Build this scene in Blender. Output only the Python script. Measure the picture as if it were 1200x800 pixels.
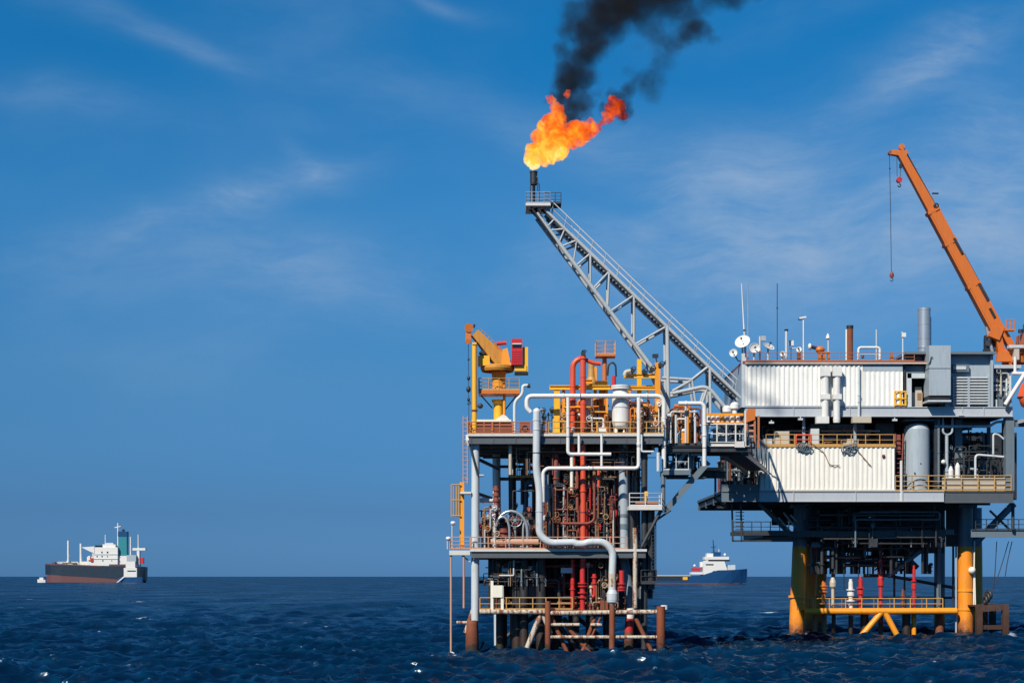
import bpy, math, random
import numpy as np
from mathutils import Vector, Matrix
R = math.radians
rnd = random.Random(7)
S = bpy.context.scene
for o in list(bpy.data.objects): bpy.data.objects.remove(o)

# ---------------------------------------------------------------- camera
F, HOR, CX, CAMZ = 1875.0, 675.0, 600.0, 7.2     # focal length in photo pixels, horizon row, centre column, eye height (m)
cam = bpy.data.cameras.new('camera'); camo = bpy.data.objects.new('camera', cam); S.collection.objects.link(camo)
camo.location = (0, 0, CAMZ); camo.rotation_euler = (R(90), 0, 0)
cam.sensor_width = 36; cam.lens = 36*F/1200; cam.shift_y = (HOR-400)/1200
cam.clip_start = 1; cam.clip_end = 80000
S.camera = camo

# ---------------------------------------------------------------- light
SUN_EL, SUN_AZ = R(42), R(-148)                  # azimuth from +Y towards +X
sd = Vector((math.sin(SUN_AZ)*math.cos(SUN_EL), math.cos(SUN_AZ)*math.cos(SUN_EL), math.sin(SUN_EL)))
sun = bpy.data.lights.new('sun', 'SUN'); sun.energy = 5.0; sun.angle = R(0.53); sun.color = (1, .93, .82)
suno = bpy.data.objects.new('sun', sun); S.collection.objects.link(suno)
suno.rotation_euler = (-sd).to_track_quat('-Z', 'Y').to_euler(); suno.location = (-80, 0, 120)

W = bpy.data.worlds.new('World'); S.world = W; W.use_nodes = True
def mknode(nt, typ, inputs=None, **kw):
    n = nt.nodes.new(typ)
    for k, v in kw.items(): setattr(n, k, v)
    for k, v in (inputs or {}).items():
        if isinstance(v, bpy.types.NodeSocket): nt.links.new(v, n.inputs[k])
        else: n.inputs[k].default_value = v
    return n
def math_(nt, op, a, b=0.0, c=0.0, clamp=False):
    n = nt.nodes.new('ShaderNodeMath'); n.operation = op; n.use_clamp = clamp
    for i, v in enumerate((a, b, c)):
        if isinstance(v, bpy.types.NodeSocket): nt.links.new(v, n.inputs[i])
        else: n.inputs[i].default_value = v
    return n.outputs[0]
def vmath(nt, op, a, b=(0, 0, 0), scale=None):
    n = nt.nodes.new('ShaderNodeVectorMath'); n.operation = op
    for i, v in enumerate((a, b)):
        if isinstance(v, bpy.types.NodeSocket): nt.links.new(v, n.inputs[i])
        else: n.inputs[i].default_value = v
    if scale is not None:
        if isinstance(scale, bpy.types.NodeSocket): nt.links.new(scale, n.inputs['Scale'])
        else: n.inputs['Scale'].default_value = scale
    return n
def ramp(nt, fac, stops, interp='LINEAR'):
    n = nt.nodes.new('ShaderNodeValToRGB'); cr = n.color_ramp; cr.interpolation = interp
    while len(cr.elements) < len(stops): cr.elements.new(.5)
    for e, (p, c) in zip(cr.elements, stops):
        e.position = p; e.color = (c, c, c, 1) if isinstance(c, (int, float)) else tuple(c) + (1,)
    nt.links.new(fac, n.inputs[0]); return n.outputs[0]
def mixc(nt, fac, a, b, blend='MIX'):
    n = nt.nodes.new('ShaderNodeMix'); n.data_type = 'RGBA'; n.blend_type = blend
    for i, v in ((0, fac), (6, a), (7, b)):
        if isinstance(v, bpy.types.NodeSocket): nt.links.new(v, n.inputs[i])
        else: n.inputs[i].default_value = v if i == 0 else tuple(v) + (1,)
    return n.outputs[2]
def maprange(nt, v, a, b, c=0., d=1., smooth=False):
    n = nt.nodes.new('ShaderNodeMapRange'); n.interpolation_type = 'SMOOTHSTEP' if smooth else 'LINEAR'
    nt.links.new(v, n.inputs[0])
    for i, x in enumerate((a, b, c, d)): n.inputs[i+1].default_value = x
    return n.outputs[0]
def noise(nt, vec, scale, detail=3, rough=.5, dist=0.):
    n = mknode(nt, 'ShaderNodeTexNoise', {'Scale': scale, 'Detail': detail, 'Roughness': rough, 'Distortion': dist})
    if vec is not None: nt.links.new(vec, n.inputs['Vector'])
    return n
def mapping(nt, vec, scale=(1, 1, 1), loc=(0, 0, 0), rot=(0, 0, 0)):
    n = mknode(nt, 'ShaderNodeMapping', {'Vector': vec, 'Scale': scale, 'Location': loc, 'Rotation': rot}); return n.outputs[0]

def build_sky():
    nt = W.node_tree; nt.nodes.clear()
    tc = nt.nodes.new('ShaderNodeTexCoord').outputs['Generated']
    sky = mknode(nt, 'ShaderNodeTexSky', sky_type='NISHITA', sun_disc=False, sun_elevation=SUN_EL, sun_rotation=SUN_AZ,
                 altitude=0, air_density=1.0, dust_density=0.3, ozone_density=3.0)
    sep = mknode(nt, 'ShaderNodeSeparateXYZ', {0: tc})
    el = sep.outputs['Z']
    # the deep polarised blue of the day: the sky's own colour filtered, a little more towards the horizon
    tint = ramp(nt, el, SKY_TINT)
    col = mixc(nt, 1.0, sky.outputs[0], tint, 'MULTIPLY')
    # thin cirrus
    az = math_(nt, 'ARCTAN2', sep.outputs['X'], sep.outputs['Y'])
    v = mknode(nt, 'ShaderNodeCombineXYZ', {0: az, 1: el}).outputs[0]
    warp = vmath(nt, 'SCALE', vmath(nt, 'SUBTRACT', noise(nt, v, 5, 3).outputs['Color'], (.5, .5, .5)).outputs[0], scale=.08).outputs[0]
    v2 = vmath(nt, 'ADD', v, warp).outputs[0]
    n1 = noise(nt, mapping(nt, v2, (2.6, 7.5, 1), (3.3, .55, 0), (0, 0, R(-12))), 1.6, 8, .6).outputs[0]
    n2 = noise(nt, mapping(nt, v2, (1.6, 4, 1), (1.15, .2, 4)), 1.5, 3, .5).outputs[0]
    wisp = math_(nt, 'MULTIPLY', maprange(nt, n1, .44, .80, 0, 1, True), maprange(nt, n2, .42, .66, 0, 1, True))
    veil = math_(nt, 'MULTIPLY', maprange(nt, n2, .36, .74, 0, 1, True), maprange(nt, noise(nt, v2, 4, 4).outputs[0], .25, .75), 0)
    fib = noise(nt, mapping(nt, v2, (4, 13, 1), (1, 2, 0), (0, 0, R(10))), 1.7, 8, .66, .15).outputs[0]
    fib2 = noise(nt, mapping(nt, v2, (9, 13, 1), (4, 2, 3)), 1.6, 6, .6).outputs[0]
    fib3 = noise(nt, mapping(nt, v2, (14, 60, 1), (2, 5, 1), (0, 0, R(14))), 1.5, 6, .65, .2).outputs[0]
    cl = math_(nt, 'ADD', math_(nt, 'MULTIPLY', wisp, .18), math_(nt, 'MULTIPLY', veil, .14))
    for caz, cel, su, sv, ang, k in CIRRUS:      # banks of cirrus: bearing, height, length, breadth, slant, strength
        d0 = vmath(nt, 'SUBTRACT', v2, (caz, cel, 0)).outputs[0]
        d = mknode(nt, 'ShaderNodeVectorRotate', {'Vector': d0, 'Angle': -ang}, rotation_type='Z_AXIS').outputs[0]
        d = vmath(nt, 'MULTIPLY', d, (1/su, 1/sv, 0)).outputs[0]
        g = math_(nt, 'EXPONENT', math_(nt, 'MULTIPLY', vmath(nt, 'DOT_PRODUCT', d, d).outputs['Value'], -1.0))
        tex = maprange(nt, math_(nt, 'ADD', math_(nt, 'ADD', math_(nt, 'MULTIPLY', fib, .40), math_(nt, 'MULTIPLY', fib3, .30)), math_(nt, 'MULTIPLY', fib2, .30)), .36, .68, .2, 1, True)
        cl = math_(nt, 'ADD', cl, math_(nt, 'MULTIPLY', math_(nt, 'MULTIPLY', g, k*.85), tex))
    cl = math_(nt, 'MULTIPLY', cl, maprange(nt, el, .03, .12, .15, 1, True), 0, True)
    col = mixc(nt, cl, col, CLOUD_COL)
    bg = mknode(nt, 'ShaderNodeBackground', {'Color': col, 'Strength': .088})
    out = mknode(nt, 'ShaderNodeOutputWorld', {'Surface': bg.outputs[0]})
CLOUD_COL = (3.0, 4.35, 6.3)
SKY_TINT = [(0, (.12, .33, .88)), (.04, (.125, .30, .67)), (.12, (.18, .45, .72)), (.22, (.13, .60, .91)), (.33, (.03, .64, 1)), (.6, (.05, .50, .88))]
CIRRUS = [((px-600)/1875, (675-py)/1875, su/1875, sv/1875, -R(ang), k) for px, py, su, sv, ang, k in (
    (110, 82, 85, 20, 14, .2), (215, 104, 70, 14, 12, .36), (330, 236, 95, 17, -16, .5), (235, 272, 150, 20, -14, .55), (365, 215, 45, 14, 35, .35), (370, 345, 120, 44, 5, .55),
    (500, 30, 80, 9, 14, .3), (70, 172, 95, 18, 6, .3), (170, 330, 170, 50, -4, .26), (1055, 128, 85, 34, -25, .75), (870, 228, 95, 56, -20, .8), (960, 300, 210, 58, -8, .75), (1150, 225, 80, 80, 10, .65),
    (770, 335, 160, 46, 3, .55), (700, 190, 120, 34, 12, .4), (1120, 330, 150, 62, 0, .6), (470, 130, 150, 34, 8, .16), (980, 40, 160, 26, -10, .2), (1120, 90, 90, 22, -14, .3))]
build_sky()
vs = S.view_settings; vs.view_transform = 'Standard'; vs.look = 'None'; vs.exposure = .19; vs.gamma = 1
S.render.engine = 'CYCLES'
S.cycles.use_denoising = True
S.cycles.max_bounces = 6; S.cycles.volume_bounces = 1; S.cycles.transparent_max_bounces = 8
S.cycles.caustics_reflective = False; S.cycles.caustics_refractive = False

# ---------------------------------------------------------------- places: photo pixel + distance -> metres
def X(px, Y): return (px-CX)/F*Y
def Z(py, Y): return CAMZ+(HOR-py)/F*Y
def P(px, py, Y): return Vector((X(px, Y), Y, Z(py, Y)))

# ---------------------------------------------------------------- materials
def new_mat(name):
    m = bpy.data.materials.new(name); m.use_nodes = True; m.node_tree.nodes.clear()
    return m, m.node_tree
def paint(name, col, rust=.25, rough=.5, grime=.3, metal=0., rustcol=(.16, .05, .018), streak=1.0, wet=0.):
    """sea-worn paint: faded and dirty patches, vertical rust runs, a little relief"""
    m, nt = new_mat(name)
    pos = mknode(nt, 'ShaderNodeNewGeometry').outputs['Position']
    b1 = noise(nt, pos, .9, 5, .6).outputs[0]
    b2 = noise(nt, mapping(nt, pos, (2.2, 2.2, .35)), 1.6*streak, 5, .65).outputs[0]
    b3 = noise(nt, pos, 7, 3, .6).outputs[0]
    faded = tuple(min(1, c*.8+.045) for c in col); dirty = tuple(c*.55+.008 for c in col)
    c = mixc(nt, math_(nt, 'MULTIPLY', maprange(nt, b1, .35, .7), grime*1.2, 0, True), col, faded)
    c = mixc(nt, math_(nt, 'MULTIPLY', maprange(nt, b2, .48, .75), grime, 0, True), c, dirty)
    rsum = math_(nt, 'ADD', math_(nt, 'MULTIPLY', b2, .72), math_(nt, 'MULTIPLY', b3, .28))
    t = .72-.34*rust
    rm = maprange(nt, rsum, t, t+.10, 0, 1, True)
    rc = mixc(nt, b3, rustcol, tuple(x*2.1 for x in rustcol))
    c = mixc(nt, rm, c, rc)
    if wet:      # rust, weed and shells of the splash zone, ragged upper edge
        zz = mknode(nt, 'ShaderNodeSeparateXYZ', {0: pos}).outputs[2]
        wv = math_(nt, 'ADD', zz, math_(nt, 'MULTIPLY', math_(nt, 'SUBTRACT', b1, .5), -3.0)); wv = math_(nt, 'ADD', wv, math_(nt, 'MULTIPLY', math_(nt, 'SUBTRACT', b3, .5), -2.4))
        c = mixc(nt, maprange(nt, wv, wet+1.6, wet, 0, .8, True), c, rc); c = mixc(nt, maprange(nt, wv, wet*.5+.5, wet*.5, 0, .9, True), c, (.018, .016, .010))
    ro = math_(nt, 'ADD', rough, math_(nt, 'MULTIPLY', rm, .3), 0, True)
    bmp = mknode(nt, 'ShaderNodeBump', {'Strength': .25, 'Distance': .02, 'Height': rsum})
    p = mknode(nt, 'ShaderNodeBsdfPrincipled', {'Base Color': c, 'Roughness': ro, 'Metallic': metal, 'Normal': bmp.outputs[0]})
    mknode(nt, 'ShaderNodeOutputMaterial', {'Surface': p.outputs[0]})
    return m
M = dict(
    white=paint('white_paint', (.70, .69, .65), 0.18, .45, 0.34),
    cream=paint('cream_paint', (.76, .72, .60), .10, .5, .25),
    clad=paint('white_cladding', (.80, .79, .74), .17, .5, .3, rustcol=(.30, .17, .08), streak=.6),
    clad2=paint('cream_cladding', (.79, .76, .68), .2, .5, .32, rustcol=(.32, .18, .08), streak=.6),
    pale=paint('pale_grey_paint', (.52, .56, .57), 0.28, .45, 0.47),
    pipe=paint('pale_pipe_paint', (.60, .62, .61), 0.22, .4, 0.42),
    grey=paint('grey_paint', (.33, .39, .43), 0.20, .5, 0.42),
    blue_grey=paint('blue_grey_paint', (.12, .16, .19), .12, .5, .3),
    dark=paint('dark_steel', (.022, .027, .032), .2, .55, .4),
    deckedge=paint('deck_edge_paint', (.58, .57, .52), .22, .5, .3),
    girder=paint('girder_paint', (.075, .085, .095), .12, .5, .3),
    girder2=paint('pale_girder_paint', (.42, .45, .48), .06, .5, .25),
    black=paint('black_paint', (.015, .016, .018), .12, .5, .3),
    yellow=paint('yellow_paint', (.84, .43, .012), 0.28, .45, 0.37),
    amber=paint('amber_paint', (.82, .30, .007), 0.24, .45, 0.42),
    amberleg=paint('amber_leg_paint', (.82, .26, .005), .30, .5, .5, wet=.9),
    rustleg=paint('rusted_leg', (.22, .050, .011), .5, .8, .5, rustcol=(.08, .02, .008), wet=1.0),
    boomgrey=paint('boom_grey_paint', (.40, .43, .44), .25, .5, .45),
    darkrust=paint('dark_rusted_timber', (.055, .022, .010), .5, .8, .5, rustcol=(.03, .010, .005), wet=1.0),
    grimy=paint('grimy_black_steel', (.010, .011, .012), .40, .6, .5, rustcol=(.028, .011, .006), wet=1.2),
    craneboom=paint('pedestal_boom_paint', (.62, .26, .025), .40, .55, .45),
    orange=paint('orange_paint', (.55, .15, .018), .2, .45, .3),
    crane=paint('crane_orange_paint', (.58, .14, .012), 0.22, .4, 0.37),
    red=paint('red_paint', (.50, .022, .018), 0.22, .4, 0.37),
    vermilion=paint('vermilion_paint', (.66, .075, .025), 0.20, .4, 0.37),
    cabred=paint('cab_red_paint', (.52, .016, .022), .05, .4, .2),
    redbrown=paint('red_brown_paint', (.22, .05, .03), .3, .6, .3),
    rust=paint('rusted_steel', (.20, .048, .012), .5, .8, .5, rustcol=(.075, .018, .007)),
    rustpale=paint('rust_flaked_paint', (.50, .44, .34), .72, .6, .45, rustcol=(.12, .035, .014)),
    brown=paint('brown_primer', (.25, .13, .06), .35, .6, .35),
    ochre=paint('ochre_rail_paint', (.48, .27, .07), .35, .5, .3),
    railrust=paint('rust_orange_rail_paint', (.42, .14, .05), .35, .55, .3),
    pinkrail=paint('faded_pink_rail_paint', (.50, .27, .17), .3, .55, .3),
    railwhite=paint('rail_white_paint', (.6, .58, .54), .3, .5, .3),
    silver=paint('galvanised_steel', (.45, .48, .50), 0.18, .35, 0.37, .6),
    beige=paint('beige_paint', (.48, .42, .33), .2, .5, .3),
    teal=paint('teal_paint', (.02, .20, .24), .05, .4, .2),
    navy=paint('navy_hull_paint', (.003, .050, .15), .05, .35, .2),
    slate=paint('slate_hull_paint', (.006, .020, .038), .08, .4, .3),
    oxide=paint('hull_red_oxide', (.11, .035, .038), .2, .6, .4),
    lifeboat=paint('lifeboat_orange', (.75, .09, .015), .03, .35, .15),
    glass=paint('dark_window', (.01, .013, .018), 0, .12, .1),
)

# ---------------------------------------------------------------- mesh building
class MB:
    def __init__(s): s.v = []; s.f = []; s.sm = []
    def add(s, v, f, smooth=False):
        o = len(s.v); s.v += [tuple(x) for x in v]; s.f += [tuple(i+o for i in q) for q in f]
        s.sm += [smooth]*len(f) if isinstance(smooth, bool) else smooth
        return s
    def box(s, x0, x1, y0, y1, z0, z1):
        v = [(x, y, z) for z in (z0, z1) for y in (y0, y1) for x in (x0, x1)]
        return s.add(v, [(0, 2, 3, 1), (4, 5, 7, 6), (0, 1, 5, 4), (2, 6, 7, 3), (0, 4, 6, 2), (1, 3, 7, 5)])
    def cbox(s, c, d):
        return s.box(c[0]-d[0]/2, c[0]+d[0]/2, c[1]-d[1]/2, c[1]+d[1]/2, c[2]-d[2]/2, c[2]+d[2]/2)
    def beam(s, a, b, w, h, up=(0, 0, 1)):
        a, b = Vector(a), Vector(b); t = (b-a).normalized(); up = Vector(up)
        if abs(t.dot(up)) > .95: up = Vector((0, 1, 0))
        r = t.cross(up).normalized(); u = r.cross(t)
        v = [p+r*(w/2*i)+u*(h/2*j) for p in (a, b) for j in (-1, 1) for i in (-1, 1)]
        return s.add(v, [(0, 2, 3, 1), (4, 5, 7, 6), (0, 1, 5, 4), (2, 6, 7, 3), (0, 4, 6, 2), (1, 3, 7, 5)])
    def ibeam(s, a, b, w, h, t=.05):
        a, b = Vector(a), Vector(b); u = Vector((0, 0, 1))
        s.beam(a, b, t*.8, h-2*t); s.beam(a+u*(h/2-t/2), b+u*(h/2-t/2), w, t); s.beam(a-u*(h/2-t/2), b-u*(h/2-t/2), w, t); return s
    def tube(s, pts, r, n=10, bend=0., cap=True):
        pts = [Vector(p) for p in pts]
        if bend > 0 and len(pts) > 2:
            q = [pts[0]]
            for i in range(1, len(pts)-1):
                a, b, c = pts[i-1], pts[i], pts[i+1]; d1 = (a-b); d2 = (c-b)
                k = min(bend, d1.length*.49, d2.length*.49); p0 = b+d1.normalized()*k; p2 = b+d2.normalized()*k
                for j in range(6):
                    t = j/5; q.append(p0*(1-t)**2+b*2*t*(1-t)+p2*t*t)
            q.append(pts[-1]); pts = q
        rr = r if isinstance(r, (list, tuple)) else [r]*len(pts)
        t0 = (pts[1]-pts[0]).normalized(); ref = Vector((0, 0, 1)) if abs(t0.z) < .9 else Vector((0, 1, 0))
        u = t0.cross(ref).normalized(); rings = []
        for i, p in enumerate(pts):
            t = ((pts[min(i+1, len(pts)-1)]-p).normalized()+(p-pts[max(i-1, 0)]).normalized()).normalized()
            u = (u-t*u.dot(t)).normalized(); w = t.cross(u)
            rings.append([p+(u*math.cos(2*math.pi*k/n)+w*math.sin(2*math.pi*k/n))*rr[i] for k in range(n)])
        v = [p for g in rings for p in g]; f = []
        for i in range(len(rings)-1):
            for k in range(n):
                k2 = (k+1) % n; f.append((i*n+k, i*n+k2, (i+1)*n+k2, (i+1)*n+k))
        s.add(v, f, True)
        if cap:
            s.add(rings[0], [tuple(range(n))[::-1]]); s.add(rings[-1], [tuple(range(n))])
        return s
    def lathe(s, prof, base, axis=(0, 0, 1), n=16, smooth=True):
        """prof: (radius, height along axis) pairs"""
        base = Vector(base); ax = Vector(axis).normalized(); ref = Vector((0, 0, 1)) if abs(ax.z) < .9 else Vector((1, 0, 0))
        u = ax.cross(ref).normalized(); w = ax.cross(u)
        for (r0, h0), (r1, h1) in zip(prof[:-1], prof[1:]):
            A = [base+ax*h0+(u*math.cos(2*math.pi*k/n)+w*math.sin(2*math.pi*k/n))*max(r0, .001) for k in range(n)]
            B = [base+ax*h1+(u*math.cos(2*math.pi*k/n)+w*math.sin(2*math.pi*k/n))*max(r1, .001) for k in range(n)]
            s.add(A+B, [(k, (k+1) % n, n+(k+1) % n, n+k) for k in range(n)], smooth)
        return s
    def cyl(s, a, b, r, n=12): return s.tube([a, b], r, n)
    def dome(s, prof_r, base, axis, n=16, k=6, depth=None):
        d = depth or prof_r
        return s.lathe([(prof_r*math.cos(i/k*math.pi/2), d*math.sin(i/k*math.pi/2)) for i in range(k+1)], base, axis, n)
    def ball(s, c, r, n=12, k=8, sq=(1, 1, 1)):
        v = []; f = []; c = Vector(c)
        for i in range(k+1):
            a = math.pi*i/k
            for j in range(n):
                b = 2*math.pi*j/n
                v.append((c.x+r*sq[0]*math.sin(a)*math.cos(b), c.y+r*sq[1]*math.sin(a)*math.sin(b), c.z+r*sq[2]*math.cos(a)))
        for i in range(k):
            for j in range(n): f.append((i*n+j, (i+1)*n+j, (i+1)*n+(j+1) % n, i*n+(j+1) % n))
        return s.add(v, f, True)
    def prism(s, poly, y0, y1):
        """poly: (x, z) outline, extruded in y"""
        n = len(poly); v = [(x, y0, z) for x, z in poly]+[(x, y1, z) for x, z in poly]
        return s.add(v, [tuple(range(n)), tuple(range(n, 2*n))[::-1]]+[(i, i+n, (i+1) % n+n, (i+1) % n) for i in range(n)])
    def torus(s, c, r, t, axis=(0, 1, 0), n=16, m=6, a0=0, a1=2*math.pi):
        c = Vector(c); ax = Vector(axis).normalized(); ref = Vector((0, 0, 1)) if abs(ax.z) < .9 else Vector((1, 0, 0))
        u = ref; u = (u-ax*u.dot(ax)).normalized(); w = ax.cross(u)
        full = a1-a0 > 6.2
        pts = [c+(u*math.cos(a0+(a1-a0)*k/n)+w*math.sin(a0+(a1-a0)*k/n))*r for k in range(n+1)]
        return s.tube(pts, t, m, cap=not full)
    def build(s, name, mat, parent=None):
        me = bpy.data.meshes.new(name)
        v = np.array(s.v, dtype=float)
        if parent is not None: off = np.array(world_loc(parent))
        else: lo, hi = v.min(0), v.max(0); off = np.array([(lo[0]+hi[0])/2, (lo[1]+hi[1])/2, lo[2]])
        me.from_pydata((v-off).tolist(), [], s.f)
        me.polygons.foreach_set('use_smooth', s.sm)
        me.materials.append(M[mat] if isinstance(mat, str) else mat); me.update()
        o = bpy.data.objects.new(name, me); S.collection.objects.link(o)
        if parent is None: o.location = off
        else: o.parent = parent
        return o
def world_loc(o):
    l = Vector((0, 0, 0))
    while o is not None: l += o.location; o = o.parent
    return l
def tag(o, label, cat, group=None):
    o['label'] = label; o['category'] = cat
    if group: o['group'] = group
    return o
def thing(name, label, cat, loc, group=None):
    o = bpy.data.objects.new(name, None); S.collection.objects.link(o); o.location = loc; o.empty_display_size = .5
    return tag(o, label, cat, group)
def kids(o): return [c for c in bpy.data.objects if c.parent == o]
def dup(o, loc, label=None, rz=0, sc=None, par=None):
    c = o.copy(); S.collection.objects.link(c); c.parent = par
    if par is None: c.location = loc; c.rotation_euler.z = rz
    if sc: c.scale = (sc, sc, sc)
    if label: c['label'] = label
    for k in kids(o): dup(k, None, par=c)
    return c
def one(mb, name, mat, label, cat, group=None): return tag(mb.build(name, mat), label, cat, group)

def railing(parent, pts, mat, h=1.1, step=1.5, mids=(.55,), r=.035, toe=.12, name='railing'):
    """a run of guard rail along pts: rails and toe board in one part, each post a sub-part sharing one mesh"""
    pts = [Vector(p) for p in pts]; U = Vector((0, 0, 1))
    m = MB(); m.tube([p+U*h for p in pts], r, 6)
    for k in mids: m.tube([p+U*k for p in pts], r*.8, 5)
    if toe:
        for a, b in zip(pts[:-1], pts[1:]): m.beam(a+U*(toe/2+.012), b+U*(toe/2+.012), .02, toe)
    ro = m.build(name, mat, parent); base = world_loc(parent); me = None
    for i, (a, b) in enumerate(zip(pts[:-1], pts[1:])):
        n = max(1, round((b-a).length/step))
        for k in range(n+(1 if i == len(pts)-2 else 0)):
            p = a+(b-a)*(k/n)
            if me is None:
                q = MB().cyl(p, p+U*h, r*1.15, 6).build('post', mat, ro); me = q.data; first = p
            else:
                q = bpy.data.objects.new('post', me); S.collection.objects.link(q); q.parent = ro; q.location = p-first
    return ro
def many(parent, name, proto_mb, first, places, mat):
    """copies of one piece, sharing its mesh"""
    o = proto_mb.build(name, mat, parent); out = [o]
    for p in places:
        q = bpy.data.objects.new(name, o.data); S.collection.objects.link(q); q.parent = parent; q.location = Vector(p)-Vector(first); out.append(q)
    return out
def flange(m, c, r, axis=(0, 0, 1), t=.08):
    a = Vector(axis).normalized(); m.cyl(Vector(c)-a*t, Vector(c)+a*t, r, 12); return m

# ---------------------------------------------------------------- sea
WASH = [(X(p, y), y, r) for p, y, r in ((553, 150.9, .6), (736, 154.4, .5), (774.5, 149.7, .4), (642, 149.7, .3), (614, 151.6, .45), (717, 149.6, .3), (581, 166, .5), (932.5, 193.5, 1.0), (1131.5, 193.5, 1.0), (946, 201, 1.0), (1143, 203, 1.0), (1101, 210, .8), (1168, 190, .5), (1184, 189, .5), (528.5, 150.3, .1))]
def build_sea():
    g = np.random.default_rng(3)
    # one sheet: rows and columns close together where waves are near, wider apart towards the horizon
    inv = np.linspace(1/58., 1/2600., 640); rows = 1/inv
    rows = np.concatenate([np.linspace(-60, 56, 30), rows, np.geomspace(2750, 60000, 26)])
    u = np.linspace(-1, 1, 1040)
    Yg = np.repeat(rows[:, None], len(u), 1); Xg = u[None, :]*(58+.70*np.abs(Yg))
    sx = (58+.70*np.abs(Yg))*2/1040; sy = np.gradient(rows)[:, None]*np.ones_like(Xg)
    sp = np.maximum(sx, sy*.4)
    x, y, z = Xg.copy(), Yg.copy(), np.zeros_like(Xg); J = np.zeros_like(Xg)
    wd = R(-100)
    for i in range(90):
        lam = .75*(11/.75)**((i+.5)/90)*g.uniform(.9, 1.1); k = 2*math.pi/lam
        a = wd+g.normal(0, .36+.3*(lam < 4)); dx, dy = math.cos(a), math.sin(a)
        amp = .0195*lam**.67*g.uniform(.6, 1.3); ph = g.uniform(0, 6.28)
        keep = np.clip((lam/sp-2.2)/2.5, 0, 1)
        gust = 1
        th = k*(dx*Xg+dy*Yg)+ph; c, s_ = np.cos(th), np.sin(th)
        z += amp*c*keep; x -= dx*amp*.75*s_*keep; y -= dy*amp*.75*s_*keep; J += amp*k*c*keep
    z -= Yg**2*0
    V = np.stack([x, y, z], -1).reshape(-1, 3)
    nr, nc = Xg.shape; i = np.arange((nr-1)*(nc-1)); r_, c_ = i//(nc-1), i % (nc-1); b = r_*nc+c_
    Fc = np.stack([b, b+1, b+nc+1, b+nc], -1)
    me = bpy.data.meshes.new('sea'); me.vertices.add(len(V)); me.vertices.foreach_set('co', V.ravel())
    me.loops.add(Fc.size); me.loops.foreach_set('vertex_index', Fc.ravel().astype(np.int32))
    me.polygons.add(len(Fc)); me.polygons.foreach_set('loop_start', (np.arange(len(Fc))*4).astype(np.int32))
    me.polygons.foreach_set('use_smooth', np.ones(len(Fc), dtype=bool))
    at = me.attributes.new('crest', 'FLOAT', 'POINT'); at.data.foreach_set('value', J.ravel().astype(np.float32))
    me.update(calc_edges=True)
    m, nt = new_mat('sea_water')
    geo = mknode(nt, 'ShaderNodeNewGeometry'); pos = geo.outputs['Position']
    # small ripples as scattered slopes (no height map, so the far sea keeps them)
    rip = vmath(nt, 'SUBTRACT', noise(nt, pos, 1.5, 4, .65).outputs['Color'], (.5, .5, .5)).outputs[0]
    rip2 = vmath(nt, 'SUBTRACT', noise(nt, mapping(nt, pos, (.16, .3, 0)), 1.0, 3, .6).outputs['Color'], (.5, .5, .5)).outputs[0]
    rip3 = vmath(nt, 'SUBTRACT', noise(nt, mapping(nt, pos, (.02, .05, 0)), 1.0, 4, .7).outputs['Color'], (.5, .5, .5)).outputs[0]
    rip2 = vmath(nt, 'ADD', rip2, rip3).outputs[0]
    gust = noise(nt, mapping(nt, pos, (.012, .02, 0)), 1.0, 4, .6).outputs[0]
    gust2 = noise(nt, mapping(nt, pos, (.04, .016, 0), (3, 1, 0)), 1.0, 5, .65).outputs[0]
    amp = maprange(nt, gust, .3, .7, .7, 1.3)
    rip = vmath(nt, 'MULTIPLY', vmath(nt, 'SCALE', vmath(nt, 'ADD', rip, rip2).outputs[0], scale=amp).outputs[0], (1, 1, 0)).outputs[0]
    nrm = vmath(nt, 'NORMALIZE', vmath(nt, 'ADD', geo.outputs['Normal'], rip).outputs[0]).outputs[0]
    deep = mixc(nt, maprange(nt, gust, .35, .7), (.0003, .008, .026), (.0004, .016, .045))
    crs = mknode(nt, 'ShaderNodeAttribute', attribute_name='crest').outputs['Fac']
    chop = noise(nt, mapping(nt, pos, (.28, .55, 0)), 1.0, 5, .65).outputs[0]
    thin = math_(nt, 'ADD', math_(nt, 'MULTIPLY', crs, .55), math_(nt, 'MULTIPLY', math_(nt, 'SUBTRACT', chop, .5), 2.2))
    # light through thin crests is put into the colour: crests and chop patches brighter
    deep = mixc(nt, maprange(nt, thin, 0, .95, 0, .8, True), deep, (.0010, .030, .078))
    body = mknode(nt, 'ShaderNodeBsdfDiffuse', {'Color': deep})
    gl = mknode(nt, 'ShaderNodeBsdfGlossy', {'Color': (.72, .90, 1, 1), 'Roughness': .2, 'Normal': nrm})
    fr = mknode(nt, 'ShaderNodeFresnel', {'IOR': 1.33, 'Normal': nrm}).outputs[0]
    # a rough sea never mirrors fully at grazing angles: its facets hide each other
    fr = math_(nt, 'MINIMUM', math_(nt, 'MULTIPLY', fr, .9), .31)
    fr = math_(nt, 'MULTIPLY', fr, maprange(nt, gust2, .3, .7, .45, 1.35))
    p = mknode(nt, 'ShaderNodeMixShader', {0: fr, 1: body.outputs[0], 2: gl.outputs[0]})
    cr = mknode(nt, 'ShaderNodeAttribute', attribute_name='crest').outputs['Fac']
    fn = noise(nt, mapping(nt, pos, (.35, .8, .5)), 1.0, 6, .7).outputs[0]
    fn2 = noise(nt, mapping(nt, pos, (.07, .16, 0), (7, 3, 0)), 1.0, 5, .62).outputs[0]
    near = math_(nt, 'MULTIPLY', maprange(nt, cr, 1.15, 1.45, 0, 1, True), maprange(nt, fn, .56, .66, 0, 1, True))
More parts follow.
